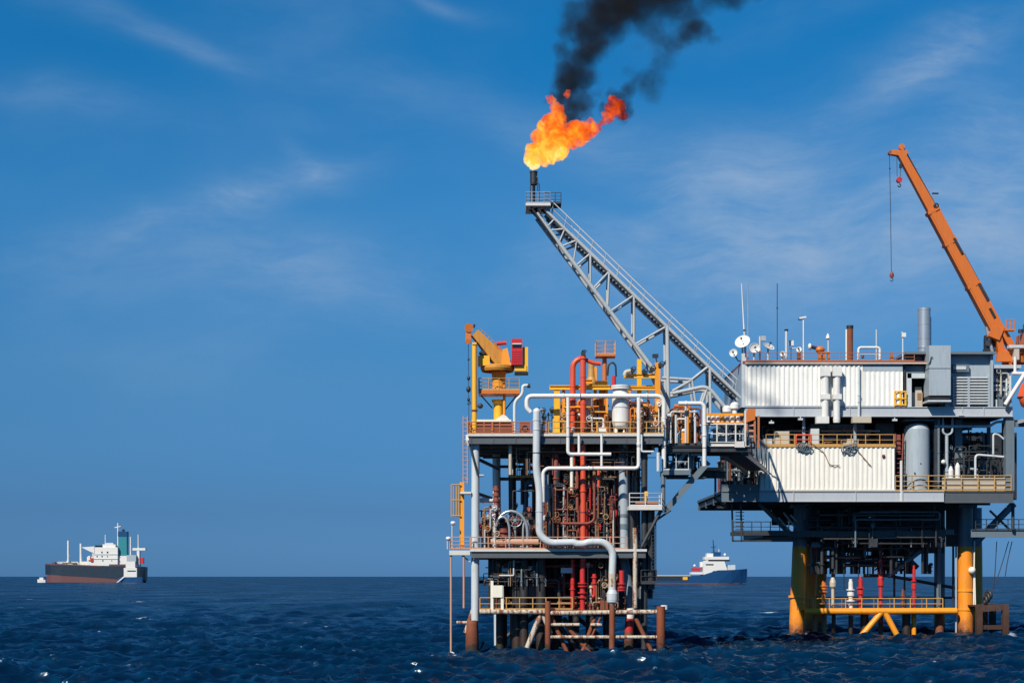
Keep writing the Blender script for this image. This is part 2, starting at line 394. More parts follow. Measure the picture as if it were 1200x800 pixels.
    far = math_(nt, 'MULTIPLY', maprange(nt, fn2, .655, .69, 0, 1, True), maprange(nt, fn, .48, .56, 0, 1, True))
    fo = math_(nt, 'MAXIMUM', near, far)
    # wash round the legs and piles
    wash = None
    for lx, ly, lr in WASH:
        dd = vmath(nt, 'DISTANCE', vmath(nt, 'MULTIPLY', pos, (1, 1, 0)).outputs[0], (lx, ly, 0)).outputs['Value']
        w = maprange(nt, dd, lr, lr+.9, 1, 0)
        wash = w if wash is None else math_(nt, 'MAXIMUM', wash, w)
    wn = noise(nt, pos, 1.7, 5, .65).outputs[0]
    fo = math_(nt, 'MAXIMUM', fo, math_(nt, 'MULTIPLY', maprange(nt, math_(nt, 'ADD', wash, math_(nt, 'MULTIPLY', wn, 1.5)), 1.34, 1.8, 0, 1, True), .6))
    foam = mknode(nt, 'ShaderNodeBsdfDiffuse', {'Color': (.42, .50, .56, 1)})
    mx = mknode(nt, 'ShaderNodeMixShader', {0: fo, 1: p.outputs[0], 2: foam.outputs[0]})
    mknode(nt, 'ShaderNodeOutputMaterial', {'Surface': mx.outputs[0]})
    me.materials.append(m)
    o = bpy.data.objects.new('sea', me); S.collection.objects.link(o); o['kind'] = 'structure'
build_sea()

# ================================================================ WELLHEAD PLATFORM (the near one)
Y0, Y1 = 150.0, 167.0
ZT, ZM, ZL = Z(508, Y0), Z(643, Y0), Z(714, Y0)     # top, middle, lower deck level
wp = thing('wellhead_platform', 'nearer grey offshore platform on rust-footed legs, three open decks crowded with pipes', 'oil platform', (X(660, Y0), 158, 0))
def deck(parent, x0, x1, y0, y1, z, edge='deckedge', gird='girder', gh=.72, t=.22, nj=9, ng=4, name='deck'):
    d = MB().box(x0, x1, y0, y1, z-t, z).build(name, edge, parent)
    zc = z-t-gh/2-.004
    m = MB()
    for i in range(ng):
        y = y0+.18+(y1-y0-.36)*i/(ng-1); m = MB().ibeam((x0+.1, y, zc), (x1-.1, y, zc), .3, gh).build('girder', gird, d); m = None
    j = MB(); j.ibeam((0, y0+.36, zc+.06), (0, y1-.36, zc+.06), .2, gh*.62)
    xs = [x0+.3+(x1-x0-.6)*i/(nj-1) for i in range(nj)]
    j2 = MB(); j2.v = [(a+xs[0], b, c) for a, b, c in j.v]; j2.f = j.f; j2.sm = j.sm
    many(d, 'joist', j2, (xs[0], 0, 0), [(x, 0, 0) for x in xs[1:]], 'dark')
    return d
top = deck(wp, X(548, Y0), X(778, Y0), Y0, Y1, ZT, ng=5, nj=11)
mid = deck(wp, X(551, Y0), X(758, Y0), Y0, Y1, ZM, gh=.6)
# stiffeners on the face of the top girder
gz = ZT-.22-.36
many(top, 'stiffener', MB().box(X(552, Y0), X(552, Y0)+.05, Y0+.1, Y0+.3, gz-.28, gz+.28), (X(552, Y0), 0, 0), [(X(552+26*i, Y0), 0, 0) for i in range(1, 9)], 'girder')
# legs
def leg(pts, r, mat, n=16): return MB().tube(pts, r, n).build('leg', mat, wp)
L1 = leg([(X(556.5, Y0), Y0+.9, Z(727, Y0)), (X(557, Y0), Y0+.9, ZT-.23)], .38, 'pale')
sl = MB().lathe([(.5, 0), (.56, .3), (.62, 1.6), (.64, 5.2)], (X(553, Y0), Y0+.9, Z(726.5, Y0)), (-.0, 0, -1), 16).build('splash_zone_sleeve', 'rustleg', wp)
MB().cyl(P(545, 741, Y0+.9), P(557, 668+36, Y0+.9), .16, 8).build('brace', 'rustpale', wp)
MB().cyl(P(535, 729, Y0+.9), P(551, 729, Y0+.9), .15, 8).build('brace', 'rustpale', wp)
leg([P(731, 655, Y0+2.3), (X(730, Y0+2.3), Y0+2.3, ZT-.23)], .47, 'grey')
leg([P(740, 712, Y0+1.2), P(731, 655, Y0+2.3)], .46, 'blue_grey')  # same leg in a darker tone: shade on this section painted in
leg([P(738, 726, Y0+1.2), P(740, 708, Y0+1.2)], .40, 'white')
leg([P(737, 740, Y0+1.2), P(738, 724, Y0+1.2)], .42, 'red')
leg([P(736, 772, Y0+1.2), P(737, 739, Y0+1.2)], .46, 'rustleg')
MB().lathe([(.47, 0), (.5, .02), (.5, .5), (.47, .52)], P(731, 620, Y0+2.3), (0, 0, 1), 16).build('clamp', 'blue_grey', wp)
MB().lathe([(.47, 0), (.5, .02), (.5, .3), (.47, .32)], P(730.7, 606, Y0+2.3), (0, 0, 1), 16).build('clamp', 'blue_grey', wp)
for px, mat, w in ((580, 'pale', .42), (600, 'dark', .4), (722, 'blue_grey', .45), (758, 'dark', .45)):
    leg([(X(px, 152)+.2, Y1-1.2, -2), (X(px, 152), Y1-1.2, ZT-.23)], w, mat if mat != 'dark' else 'grimy')
# jacket bracing between the legs, mostly in the shade
def brace(a, b, r=.2, mat='dark'): return MB().cyl(a, b, r, 10).build('brace', mat, wp)
for z in (ZT-2.2, ZM+5.3, ZL+2.6):
    brace((X(557, Y0), Y0+1, z), (X(582, 152), Y1-1.2, z), .17); brace((X(731, Y0+4), Y0+2.3, z), (X(757, 152), Y1-1.2, z), .17)
brace((X(582, 152), Y1-1.2, ZT-2.0), (X(757, 152), Y1-1.2, ZT-2.0), .16); brace((X(582, 152), Y1-1.2, Z(549, 150)), (X(640, 152), Y1-1.2, Z(549, 150)), .18)
brace((X(582, 152), Y1-1.2, ZM-.8), (X(722, 152), Y1-1.2, ZT-1.2), .2); brace((X(722, 152), Y1-1.2, ZM-.8), (X(757, 152), Y1-1.2, ZT-1.2), .2)
brace((X(582, 152), Y1-1.2, .3), (X(722, 152), Y1-1.2, ZM-1), .25); brace((X(722, 152), Y1-1.2, .3), (X(600, 152), Y1-1.2, ZM-1), .25)
brace(P(549, 515, Y0+.4), P(560, 557, Y0+.4), .1); brace(P(566, 536, Y0+4), P(690, 536, Y0+4), .1, 'dark')
MB().lathe([(.14, 0), (.32, .5), (.32, 1.0)], P(549.5, 522, Y0+.6), (0, 0, 1), 10).build('gusset', 'white', wp)
MB().cyl(P(560, 557, Y0+.6), P(567, 557, Y0+.6), .12, 8).build('bracket', 'grey', wp)
# conductors: the well casings running from deck to sea
cx0 = None
cps = [(x, y) for y in (154.5, 158.5, 162.5) for x in (590, 608, 633, 655, 676, 697, 716)]
cm = MB().cyl((0, 0, -2), (0, 0, ZM+2.2), .33, 12)
c0 = [(X(px+rnd.uniform(-4, 4), 152), y) for px, y in cps]
m0 = MB(); m0.v = [(a+c0[0][0], b+c0[0][1], c) for a, b, c in cm.v]; m0.f = cm.f; m0.sm = cm.sm
many(wp, 'conductor', m0, (*c0[0], 0), [(a, b, 0) for a, b in c0[1:]], 'grimy')
for px, y, r, mat in ((614, 151.6, .42, 'black'), (606, 152.4, .5, 'black'), (634, 152, .48, 'black'), (586, 153, .4, 'black')):
    MB().cyl((X(px, y), y, -2), (X(px, y), y, ZM-.3), r, 14).build('caisson', 'grimy', wp)
# lower walkway: fat rusty tube, grating and rail
MB().tube([P(562, 716.5, Y0), P(641, 716.5, Y0)], .24, 12).build('walkway_beam', 'rustpale', wp)
MB().tube([P(643.8, 718, Y0-.2), P(772.6, 716.5, Y0-.2)], .22, 12).build('walkway_beam', 'rustpale', wp)
MB().box(X(562, Y0), X(730, Y0), Y0+.3, Y0+2.6, ZL-.12, ZL-.02).build('walkway_grating', 'rust', wp)
MB().box(X(562, Y0), X(735, Y0), Y0+11, Y0+12.6, ZL-.12, ZL-.02).build('walkway_grating', 'rust', wp)
railing(wp, [(X(562.5, Y0), Y0+.4, ZL), (X(671, Y0), Y0+.4, ZL)], 'ochre', 1.12, 1.25, (.55,), .05)
railing(wp, [(X(562.5, Y0), Y0+2.5, ZL), (X(735, Y0), Y0+2.5, ZL)], 'rust', 1.12, 1.5)
for a, b in (((634.5, 717), (612.5, 772)), ((633.5, 716), (646, 742)), ((646, 722), (668, 772)), ((663, 732), (694, 768)), ((745, 724), (768, 772)), ((697, 724), (680, 770))):
    brace(P(*a, Y0+.25), P(*b, Y0+.25), .26 if a[0] == 634.5 else .2, 'rustpale' if a[0] in (634.5, 633.5) else 'rust')
brace(P(660, 724, Y0+2.5), P(700, 770, Y0+2.5), .24, 'black'); brace(P(645, 718, Y0+3), P(680, 766, Y0+3), .24, 'black')
# boat landing fender frame
for px, r, y1_ in ((642, .27, 704), (774.5, .40, 710)):
    MB().tube([P(px, 771, Y0-.3), P(px, y1_, Y0-.3)], r, 14).build('fender_post', 'rustleg', wp)
MB().lathe([(.16, 0), (.34, .15), (.34, .55), (.0, .56)], P(778.5, 715.5, Y0-.1), (0, 0, 1), 10).build('post_cap', 'white', wp)
for a, b, mat in ((644.2, 679, 'rustpale'), (692, 705, 'rustpale')): MB().tube([P(a, 731.5, Y0-.2), P(b, 731.5, Y0-.2)], .16, 10).build('fender_rail', mat, wp)
MB().tube([P(644.2, 746, Y0-.25), P(771, 746, Y0-.25)], .17, 10).build('fender_rail', 'rustpale', wp)
MB().tube([P(693, 746, Y0), P(706, 718, Y0)], .1, 8).build('fender_rail', 'rust', wp)
# middle deck rails, left wing walkway
railing(wp, [(X(552, Y0), Y0+.12, ZM), (X(735, Y0), Y0+.12, ZM)], 'pinkrail', 1.12, 1.55, (.55,), .045)
MB().box(X(526.5, Y0), X(551, Y0)-.01, Y0+.05, Y0+2.4, Z(650, Y0), Z(644.5, Y0)).build('side_walkway', 'deckedge', wp)
railing(wp, [(X(551, Y0), Y0+.15, ZM), (X(527, Y0), Y0+.15, ZM), (X(527, Y0), Y0+2.2, ZM)], 'pinkrail', 1.12, .9, (.4, .75), .04)
brace(P(541, 650, Y0+.6), P(551, 658, Y0+.6), .08, 'pale')
for px, py in ((528.5, 765), (543.5, 712)): MB().cyl(P(px, py, Y0+.3), P(px, 650.2, Y0+.3), .10, 8).build('hanger_pole', 'pinkrail', wp)
MB().cyl(P(527.5, 763, Y0+.3), P(532, 765.5, Y0+.3), .1, 8).build('pole_foot', 'white', wp)
# top deck rails
railing(wp, [(X(549, Y0), Y0+.12, ZT), (X(641, Y0), Y0+.12, ZT)], 'railrust', 1.12, 1.5, (.3, .56, .82), .045)
railing(wp, [(X(643, Y0), Y0+.12, ZT), (X(777, Y0), Y0+.12, ZT)], 'ochre', 1.12, 1.5, (.55,), .045)
railing(wp, [(X(549, Y0), Y0+.12, ZT), (X(549, Y0), Y1-.2, ZT)], 'railrust', 1.12, 1.8, (.55,), .045)
railing(wp, [(X(549, Y0), Y1-.2, ZT), (X(777, Y0), Y1-.2, ZT)], 'ochre', 1.12, 1.8, (.55,), .045)
# small landing on the right with yellow gate
d = MB().box(X(737, Y0), X(776, Y0), Y0+.2, Y0+2.4, Z(597, Y0), Z(592.5, Y0)).build('landing', 'railwhite', wp)
zl = Z(592.5, Y0)
railing(wp, [(X(738, Y0), Y0+.3, zl), (X(775.5, Y0), Y0+.3, zl), (X(775.5, Y0), Y0+2.3, zl)], 'railwhite', 1.2, 1.5, (.4, .8), .05)
MB().box(X(756, Y0), X(760, Y0), Y0+.6, Y0+.8, zl, zl+1.4).build('gate_post', 'yellow', wp)
MB().box(X(745, Y0), X(772, Y0), Y0+.5, Y0+.56, zl+.1, zl+.45).build('kick_plate', 'orange', wp)
brace(P(786, 597.5, Y0+1), P(768, 610, Y0+1), .1); brace(P(775, 597, Y0+.8), P(752, 640, Y0+.8), .18)
# right side: columns, service ladder and hanging platform below
for px, ya, yb, mat, r in ((755, 520, 760, 'dark', .3), (763, 590, 690, 'black', .35), (741, 600, 646, 'black', .25)):
    MB().cyl(P(px, ya, Y0+1.6), P(px, yb, Y0+1.6), r, 10).build('column', mat, wp)
MB().tube([P(744, 618, Y0+.2), P(744.5, 640, Y0+.2), P(744, 712, Y0+.2)], .22, 10).build('caisson', 'rustpale', wp)
lf = MB().box(X(752, Y0), X(770, Y0), Y0+.6, Y0+2.6, Z(684, Y0), Z(682, Y0)).build('hung_landing', 'dark', wp)
railing(wp, [(X(752, Y0), Y0+.7, Z(682, Y0)), (X(770, Y0), Y0+.7, Z(682, Y0)), (X(770, Y0), Y0+2.5, Z(682, Y0))], 'dark', 1.15, 1.0, (.55,), .05)
MB().beam(P(762, 690, Y0+1.5), P(762, 600, Y0+1.5), .45, .35).build('hanger', 'dark', wp)
m = MB()
for i in range(14): m.cyl(P(768.5, 615+i*4, Y0+.9), P(763.5, 615+i*4, Y0+.9), .03, 5)
m.cyl(P(768.5, 612, Y0+.9), P(768.5, 672, Y0+.9), .05, 6); m.cyl(P(763.5, 612, Y0+.9), P(763.5, 672, Y0+.9), .05, 6); m.build('ladder', 'dark', wp)
# notice board on the lower walkway
nb = thing('notice_board', 'plain cream notice board on two posts over the lower walkway rail', 'sign', (X(583, Y0), Y0+.1, ZL))
MB().box(X(577, Y0), X(589, Y0), Y0+.02, Y0+.10, Z(699.5, Y0), Z(685.5, Y0)).build('board', 'cream', nb)
for px, a in ((576.5, 680), (588.5, 686)): MB().box(X(px, Y0)-.13, X(px, Y0)+.13, Y0+.12, Y0+.3, ZL-.1, Z(a, Y0)).build('post', 'cream', nb)

# ---- caged ladders on the left corner
cl = thing('caged_ladder', 'pink scaffold ladder tower at the upper left corner of the nearer platform', 'ladder', (X(546, Y0), Y0+1.4, ZM))
m = MB(); za, zb = Z(566, Y0), Z(486, Y0)
for px in (542.5, 547.5): m.cyl((X(px, Y0), Y0+1.2, za), (X(px, Y0), Y0+1.2, zb), .06, 6); m.cyl((X(px, Y0), Y0+1.9, za), (X(px, Y0), Y0+1.9, zb), .05, 6)
m.build('stringer', 'pinkrail', cl)
n = 15; z0 = za+.2; q = MB().cyl((X(542.5, Y0), Y0+1.2, z0), (X(547.5, Y0), Y0+1.2, z0), .035, 6)
many(cl, 'rung', q, (0, 0, z0), [(0, 0, z0+(zb-za-.4)*i/n) for i in range(1, n+1)], 'pinkrail')
h0 = za+.5; q = MB().tube([(X(541.5, Y0), Y0+1.2, h0), (X(541.5, Y0), Y0+2.0, h0), (X(548.5, Y0), Y0+2.0, h0), (X(548.5, Y0), Y0+1.2, h0)], .05, 6, .3)
many(cl, 'cage_hoop', q, (0, 0, h0), [(0, 0, h0+1.75*i) for i in range(1, 4)], 'ochre')
cl2 = thing('caged_ladder', 'orange ladder column with yellow safety cage standing on the left wing of the middle deck', 'ladder', (X(540, Y0), Y0+1.2, ZM))
MB().box(X(538.5, Y0), X(543.5, Y0), Y0+.9, Y0+1.3, ZM, Z(564, Y0)).build('column', 'amber', cl2)
MB().box(X(531, Y0), X(545, Y0), Y0+.6, Y0+1.8, ZM+.01, ZM+.2).build('base', 'orange', cl2)
m = MB()
for px in (529, 531.5, 535, 538): m.cyl(P(px, 605, Y0+.8), P(px, 567, Y0+.8), .07, 6)
m.build('cage_bar', 'ochre', cl2)
q = MB().tube([P(529, 604, Y0+1.3), P(529, 604, Y0+.75), P(540, 604, Y0+.75)], .06, 6, .2)
many(cl2, 'cage_hoop', q, (0, 0, 0), [(0, 0, (604-p)/12.5) for p in (585.5, 567.5)], 'ochre')
MB().box(X(539, Y0), X(552, Y0), Y0+.4, Y0+2.2, Z(578, Y0), Z(575.5, Y0)).build('landing', 'railwhite', cl2)
for px, py, lb in ((531, 613, 'white round lamp on a thin pole at the left wing walkway, upper of two'), (525.5, 631, 'white round lamp at the end of the left wing walkway, lower of two')):
    t = thing('deck_lamp', lb, 'lamp', (X(px, Y0), Y0+.1, ZM), 'deck lamps')
    MB().cyl((X(px-1.3, Y0), Y0+.2, ZM), (X(px-1.3, Y0), Y0+.2, Z(py, Y0)), .05, 6).build('pole', 'railwhite', t)
    MB().lathe([(.05, -.1), (.22, 0), (.27, .12), (.2, .26), (0, .3)], P(px, py+1, Y0+.2), (0, 0, 1), 10).build('lamp_head', 'white', t)

# ---------------------------------------------------------------- pedestal crane
pc = thing('pedestal_crane', 'yellow pedestal crane with short brown boom and red cab on the nearer platform', 'crane', (X(584, 153), 153, ZT)); YC = 153.0
def Pc(px, py, dy=0): return P(px, py, YC+dy)
m = MB(); m.lathe([(.62, 0), (.66, .25), (.45, .3), (.45, 3.1), (.62, 3.3), (.66, 3.5)], (X(584, YC), YC, ZT), (0, 0, 1), 20)
m.build('pedestal', 'yellow', pc)
m = MB().lathe([(.62, 0), (.60, .9), (.66, 1.9), (.72, 2.2)], (X(584.5, YC), YC, Z(463, YC)), (0, 0, 1), 20); m.build('upper_column', 'amber', pc)
MB().cyl((X(591, YC), YC-.7, ZT), (X(591, YC), YC-.7, Z(452, YC)), .14, 10).build('stay_pipe', 'amber', pc)
pl = MB().box(X(561, YC), X(609, YC), YC-1.4, YC+1.4, Z(463, YC), Z(459, YC)).build('service_platform', 'orange', pc)
zz = Z(459, YC)
railing(pc, [(X(561.5, YC), YC-1.3, zz), (X(608.5, YC), YC-1.3, zz), (X(608.5, YC), YC+1.3, zz), (X(561.5, YC), YC+1.3, zz), (X(561.5, YC), YC-1.3, zz)], 'ochre', 1.15, .95, (.4, .78), .04, .15)
MB().cyl(Pc(564, 463.5), Pc(577, 478), .07, 6).build('strut', 'dark', pc); MB().cyl(Pc(605, 463.5), Pc(592, 480), .07, 6).build('strut', 'dark', pc)
MB().lathe([(1.5, 0), (1.62, .25), (1.62, .5), (1.3, .62)], (X(583, YC), YC, Z(435.5, YC)), (0, 0, 1), 24).build('slew_ring', 'craneboom', pc)
MB().box(X(560.5, YC), X(574, YC), YC-1.2, YC-.2, Z(430, YC), Z(418.5, YC)).build('counterweight_box', 'yellow', pc)
m = MB(); m.beam(Pc(562, 415, -.7), Pc(568, 412, -.7), .5, .35); m.cyl(Pc(563, 412, -.5), Pc(570, 417, -.5), .28, 10); m.build('hydraulic_motor', 'black', pc)
mb = MB(); a, b = Pc(592, 430, -.2), Pc(556, 390, -.9)
t = (b-a).normalized(); r = t.cross(Vector((0, 0, 1))).normalized(); u = r.cross(t)
w0, h0_, w1, h1 = .55, .72, .34, .40
v = [a+r*i*w0+u*j*h0_ for j in (-1, 1) for i in (-1, 1)]+[b+r*i*w1+u*j*h1 for j in (-1, 1) for i in (-1, 1)]
mb.add(v, [(0, 2, 3, 1), (4, 5, 7, 6), (0, 1, 5, 4), (2, 6, 7, 3), (0, 4, 6, 2), (1, 3, 7, 5)]); boom = mb.build('boom', 'craneboom', pc)
m = MB()
for k in range(9):
    p = a.lerp(b, .12+.1*k)+u*(h0_+(h1-h0_)*(.12+.1*k)); m.cyl(p-u*.02, p+u*.35, .03, 5)
m.cyl(a.lerp(b, .12)+u*1.02, b+u*.72, .035, 6); m.build('boom_rail', 'ochre', boom)
MB().beam(a.lerp(b, .1)+u*.75, a.lerp(b, .55)+u*.62, .5, .22).build('boom_ram', 'orange', boom)
m = MB(); m.cyl(Pc(549.5, 384, -1.35), Pc(549.5, 384, -.6), .42, 14); m.beam(Pc(549.5, 383, -.95), Pc(548.5, 402, -.95), .5, .5); m.cyl(Pc(548.5, 400, -1.3), Pc(548.5, 400, -.6), .26, 12)
m.build('boom_head', 'orange', boom)
MB().cyl(Pc(555, 384, -.9), Pc(556, 380, -.9), .1, 8).build('boom_light', 'black', boom)
m = MB().cyl(Pc(548.8, 402, -.9), Pc(549.4, 493, -.9), .03, 5); ro = m.build('hoist_rope', 'black', pc)
for py, rr in ((421, .1), (443, .16), (456, .22), (468, .14)): MB().ball(Pc(549.1, py, -.9), rr, 8, 6, (1, 1, 1.4)).build('rope_weight', 'black', ro)
MB().torus(Pc(549.5, 472, -.9), .14, .05, (0, 1, 0), 10, 5, 0, 4.6).build('hook', 'black', ro)
cab = MB().box(X(599.3, YC), X(612, YC), YC-1.5, YC-.1, Z(429.5, YC), Z(399.5, YC)).build('cab', 'cabred', pc)
MB().box(X(600.5, YC), X(610.8, YC), YC-1.53, YC-1.502, Z(410, YC), Z(404.5, YC)).build('window', 'glass', cab)
MB().box(X(600.3, YC), X(611, YC), YC-1.56, YC-1.533, Z(406, YC), Z(404.8, YC)).build('window_bar', 'white', cab)
m = MB()
for k in range(7): m.box(X(600, YC), X(611.3, YC), YC-1.54, YC-1.502, Z(427-k*2.1, YC), Z(426-k*2.1, YC))
m.build('vent_slats', 'cabred', cab)
m = MB().box(X(603, YC), X(617, YC), YC-1.2, YC+.8, Z(436.5, YC), Z(430, YC)); m.box(X(612.3, YC), X(618.6, YC), YC-1.1, YC+.8, Z(437, YC), Z(408.5, YC))
m.build('engine_house', 'yellow', pc)
MB().box(X(603, YC), X(619, YC), YC-1.15, YC+.9, Z(438.5, YC), Z(437.2, YC)).build('floor_plate', 'dark', pc)
MB().cyl(Pc(582, 402.5, -.3), Pc(593.5, 401.5, -.3), .2, 12).build('winch_drum', 'red', pc)
m = MB().prism([(X(588, YC), Z(430, YC)), (X(599, YC), Z(430, YC)), (X(594.5, YC), Z(409, YC)), (X(589, YC), Z(411, YC))], YC-.9, YC-.4); m.build('mast_plate', 'amber', pc)
# boom rest post
br = thing('boom_rest', 'tall yellow post standing under the crane boom at the left deck corner', 'post', (X(556, 151), 151, ZT))
MB().cyl((X(556, 151), 151, ZT), (X(556, 151), 151, Z(403, 151)), .235, 14).build('post', 'yellow', br)
MB().box(X(553.5, 151), X(558.5, 151), 150.7, 151.3, Z(404, 151), Z(401.5, 151)).build('cradle', 'yellow', br)
MB().lathe([(.24, 0), (.3, .02), (.3, .16), (.24, .18)], (X(556, 151), 151, Z(482, 151)), (0, 0, 1), 12).build('collar', 'rust', br)
MB().ball(P(563, 475.5, 151), .26, 10, 8).build('lantern', 'dark', br)
MB().cyl(P(556, 476, 151), P(563, 476, 151), .05, 6).build('lantern_arm', 'dark', br)
# gooseneck vent
gn = thing('vent_pipe', 'thin pale gooseneck vent pipe beside the pedestal crane', 'pipe', (X(603, 151), 151, ZT))
MB().tube([(X(603, 151), 151, ZT), P(603, 470, 151), P(612.5, 462, 151), P(612.5, 451.5, 151), P(619, 451.5, 151)], .15, 10, .5).build('pipe', 'pipe', gn)
MB().lathe([(.12, 0), (.2, .1), (.2, .32), (0, .33)], P(617.5, 452, 151), (1, 0, 0), 10).build('flap_cap', 'black', gn)
# red-brown skid of beams behind the rail
sk = thing('storage_rack', 'red brown rack of long beams under a pale cover behind the left deck rail', 'rack', (X(576, 151), 151.6, ZT))
for i in range(3): MB().box(X(552, 151), X(600, 151), 151.0, 152.3, ZT+.1+i*.36, ZT+.36+i*.36).build('beam', 'redbrown', sk)
MB().box(X(553, 151), X(599, 151), 150.9, 152.4, ZT+1.16, ZT+1.42).build('cover', 'cream', sk)
MB().prism([(X(581, 151), ZT+1.425), (X(597, 151), ZT+1.425), (X(593, 151), ZT+1.8), (X(589, 151), ZT+1.9), (X(585, 151), ZT+1.7)], 151, 152.2).build('tarpaulin', 'cream', sk)
for px in (551, 577, 601): MB().box(X(px, 151)-.08, X(px, 151)+.08, 150.85, 152.45, ZT, ZT+1.15).build('stanchion', 'railrust', sk)
vw = thing('valve_box', 'small rust red valve cabinet behind the rail beside the big grey riser', 'cabinet', (X(614, 151), 151.3, ZT))
MB().box(X(609, 151), X(621, 151), 150.8, 151.8, ZT, ZT+1.2).build('body', 'redbrown', vw); MB().torus((X(615, 151), 150.72, ZT+.6), .25, .04).build('handwheel', 'black', vw)

# ================================================================ pipework on the wellhead platform
def pipe(pts, r, mat, label, bend=.5, fl=(), cat='pipe', name='pipe_run', flr=1.5, base=None, n=12, flmat=None):
    """one pipe run: the pipe itself, and every flange or hoop clamp on it as a part"""
    t = thing(name, label, cat, base or min(pts, key=lambda p: p[2]))
    MB().tube(pts, r, n, bend).build('pipe', mat, t)
    for c, ax in fl: flange(MB(), c, r*flr, ax, .06).build('flange', flmat or mat, t)
    if r > .12 and name == 'pipe_run':
        for a, b in zip(pts[:-1], pts[1:]):
            L = (b-a).length; k = int(L/2.6)
            for i in range(k): MB().cyl(a.lerp(b, (i+.8)/(k+.6))-(b-a)/L*.03, a.lerp(b, (i+.8)/(k+.6))+(b-a)/L*.03, r*1.12, n).build('weld_band', 'dark' if i % 3 == 1 else mat, t)
    return t
YP = 149.55
UZ, UX = (0, 0, 1), (1, 0, 0)
pipe([P(622, 483, 150.6), P(617.3, 478, 150.6), P(617.3, 463.8, 150.6), P(778, 463.8, 150.6), P(778, 548, 150.6)], .215, 'white',
     'long white header pipe running level across the front of the top deck', .75, [(P(660, 463.8, 150.6), UX), (P(758, 463.8, 150.6), UX), (P(778, 500, 150.6), UZ)], flr=1.25)
t = pipe([P(629, 482, YP), P(628.6, 552, YP), P(632.3, 572, YP), P(632, 626, YP), P(643, 636, YP), P(672, 635.2, YP), P(676, 637, YP), P(684, 637, YP), P(690, 634.8, YP), P(708, 634.5, YP), P(718.5, 645, YP), P(717.5, 672, YP)], .345, 'pale',
     'thick pale grey riser that drops from the top deck, bends level and drops again', 1.1, [(P(628.8, 492, YP), UZ)], flr=1.12, n=18)
MB().dome(.345, P(629, 482.2, YP), UZ, 16).build('end_cap', 'white', t)
MB().lathe([(.30, 0), (.33, .1), (.52, .35), (.52, 1.0), (.36, 1.35), (.36, 2.6), (.3, 2.7)], P(717.5, 707.5, YP), UZ, 16).build('reducer', 'pale', t)
MB().cyl(P(717.5, 672, YP), P(717.5, 687, YP), .37, 14).build('lower_pipe', 'rustpale', t)
MB().cyl(P(717.5, 707, YP), P(717, 771, YP), .27, 12).build('sea_pipe', 'rust', t)
flange(MB(), P(717.5, 704, YP), .5).build('flange', 'pale', t)
# the pale network in front of the deck edge
pipe([P(665.6, 465.5, YP), P(665.6, 532, YP), P(716, 532, YP)], .165, 'white', 'white pipe from the header down past the deck edge, turning right to an open end', .35, [(P(665.6, 500, YP), UZ)], flr=1.25)
pipe([P(748.5, 465.5, YP), P(748.5, 548.5, YP), P(641, 548.5, YP), P(636.5, 553, YP), P(636.5, 588, YP)], .18, 'white', 'white pipe from the header that turns left under the top deck to its lower end', .4, [(P(748.5, 520, YP), UZ), (P(690, 548.5, YP), UX)], flr=1.25)
pipe([P(678.5, 508.5, YP), P(678.5, 531, YP)], .125, 'white', 'short white drop pipe beside the red risers, left of two under the deck edge')
pipe([P(705, 508.5, YP), P(705, 546, YP)], .115, 'white', 'short white drop pipe right of the red risers, right of two under the deck edge')
pipe([P(670, 534, YP+.2), P(670, 574, YP+.2)], .16, 'cream', 'cream drain pipe hanging below the white pipework toward a brown valve', .3, [(P(670, 571, YP+.2), UZ)], flmat='ochre')
pipe([P(751.8, 509, YP), P(751.8, 529, YP), P(766, 529, YP)], .1, 'pipe', 'thin pale elbow pipe hooked under the deck edge near the right end', .2)
pipe([P(795, 472.5, 151), P(822, 472.5, 151), P(825.5, 476, 151), P(825.5, 546, 151)], .2, 'white', 'white inverted hook pipe standing in front of the bridge', .45, [(P(825.5, 510, 151), UZ), (P(804, 472.5, 151), UX)], flr=1.25)
pipe([P(771.5, 530, YP+.3), P(771.5, 552, YP+.3)], .17, 'pale', 'stubby pale pipe hung under the deck right of the grey leg', .3)
# red risers
t = pipe([P(671.3, 545, 151.4), P(671.3, 427, 151.4), P(677, 420.6, 151.4), P(684, 420.6, 151.4)], .26, 'vermilion', 'left red riser whose top arches over into its taller neighbour', .8, [(P(671.3, 470, 151.4), UZ)], flr=1.3)
t = pipe([P(683.3, 657, 150.9), P(683.3, 416.5, 150.9)], .27, 'vermilion', 'taller right red riser running from the valve top down through both decks', .3, [(P(683.3, 420, 150.9), UZ), (P(683.3, 562, 150.9), UZ), (P(683.3, 575, 150.9), UZ)], flr=1.3)
m = MB().box(X(681, 151), X(686, 151), 150.6, 151.3, Z(417, 151), Z(413, 151)); m.cyl(P(684, 413, 150.9), P(684, 410.5, 150.9), .1, 8); m.torus(P(684.5, 411.5, 150.7), .2, .04, (0, .5, 1)); m.build('valve_top', 'black', t)
MB().tube([P(684, 421, 151.2), P(697, 425.5, 151.2), P(704, 426, 151.2)], .2, 10, .3).build('side_branch', 'vermilion', t)
pipe([P(682.6, 653, 151.2), P(682.6, 716, 151.2)], .25, 'red', 'red riser between the middle deck and the lower walkway, widest of the group', .3,
     [(P(682.6, p, 151.2), UZ) for p in (683, 686.5, 694, 699.5)], flr=1.75)
pipe([P(671, 655, 152), P(671, 712, 152)], .21, 'red', 'red riser on the lower walkway left of the flanged red riser', .3, [(P(671, 690, 152), UZ)], flr=1.4)
pipe([P(696.5, 672, 151.5), P(696.5, 698, 151.5), P(691, 701, 151.5)], .2, 'red', 'short red stub with a bent foot between the red riser and the grey riser', .3, [(P(696.5, 683, 151.5), UZ), (P(696.5, 676, 151.5), UZ)], flr=1.5)
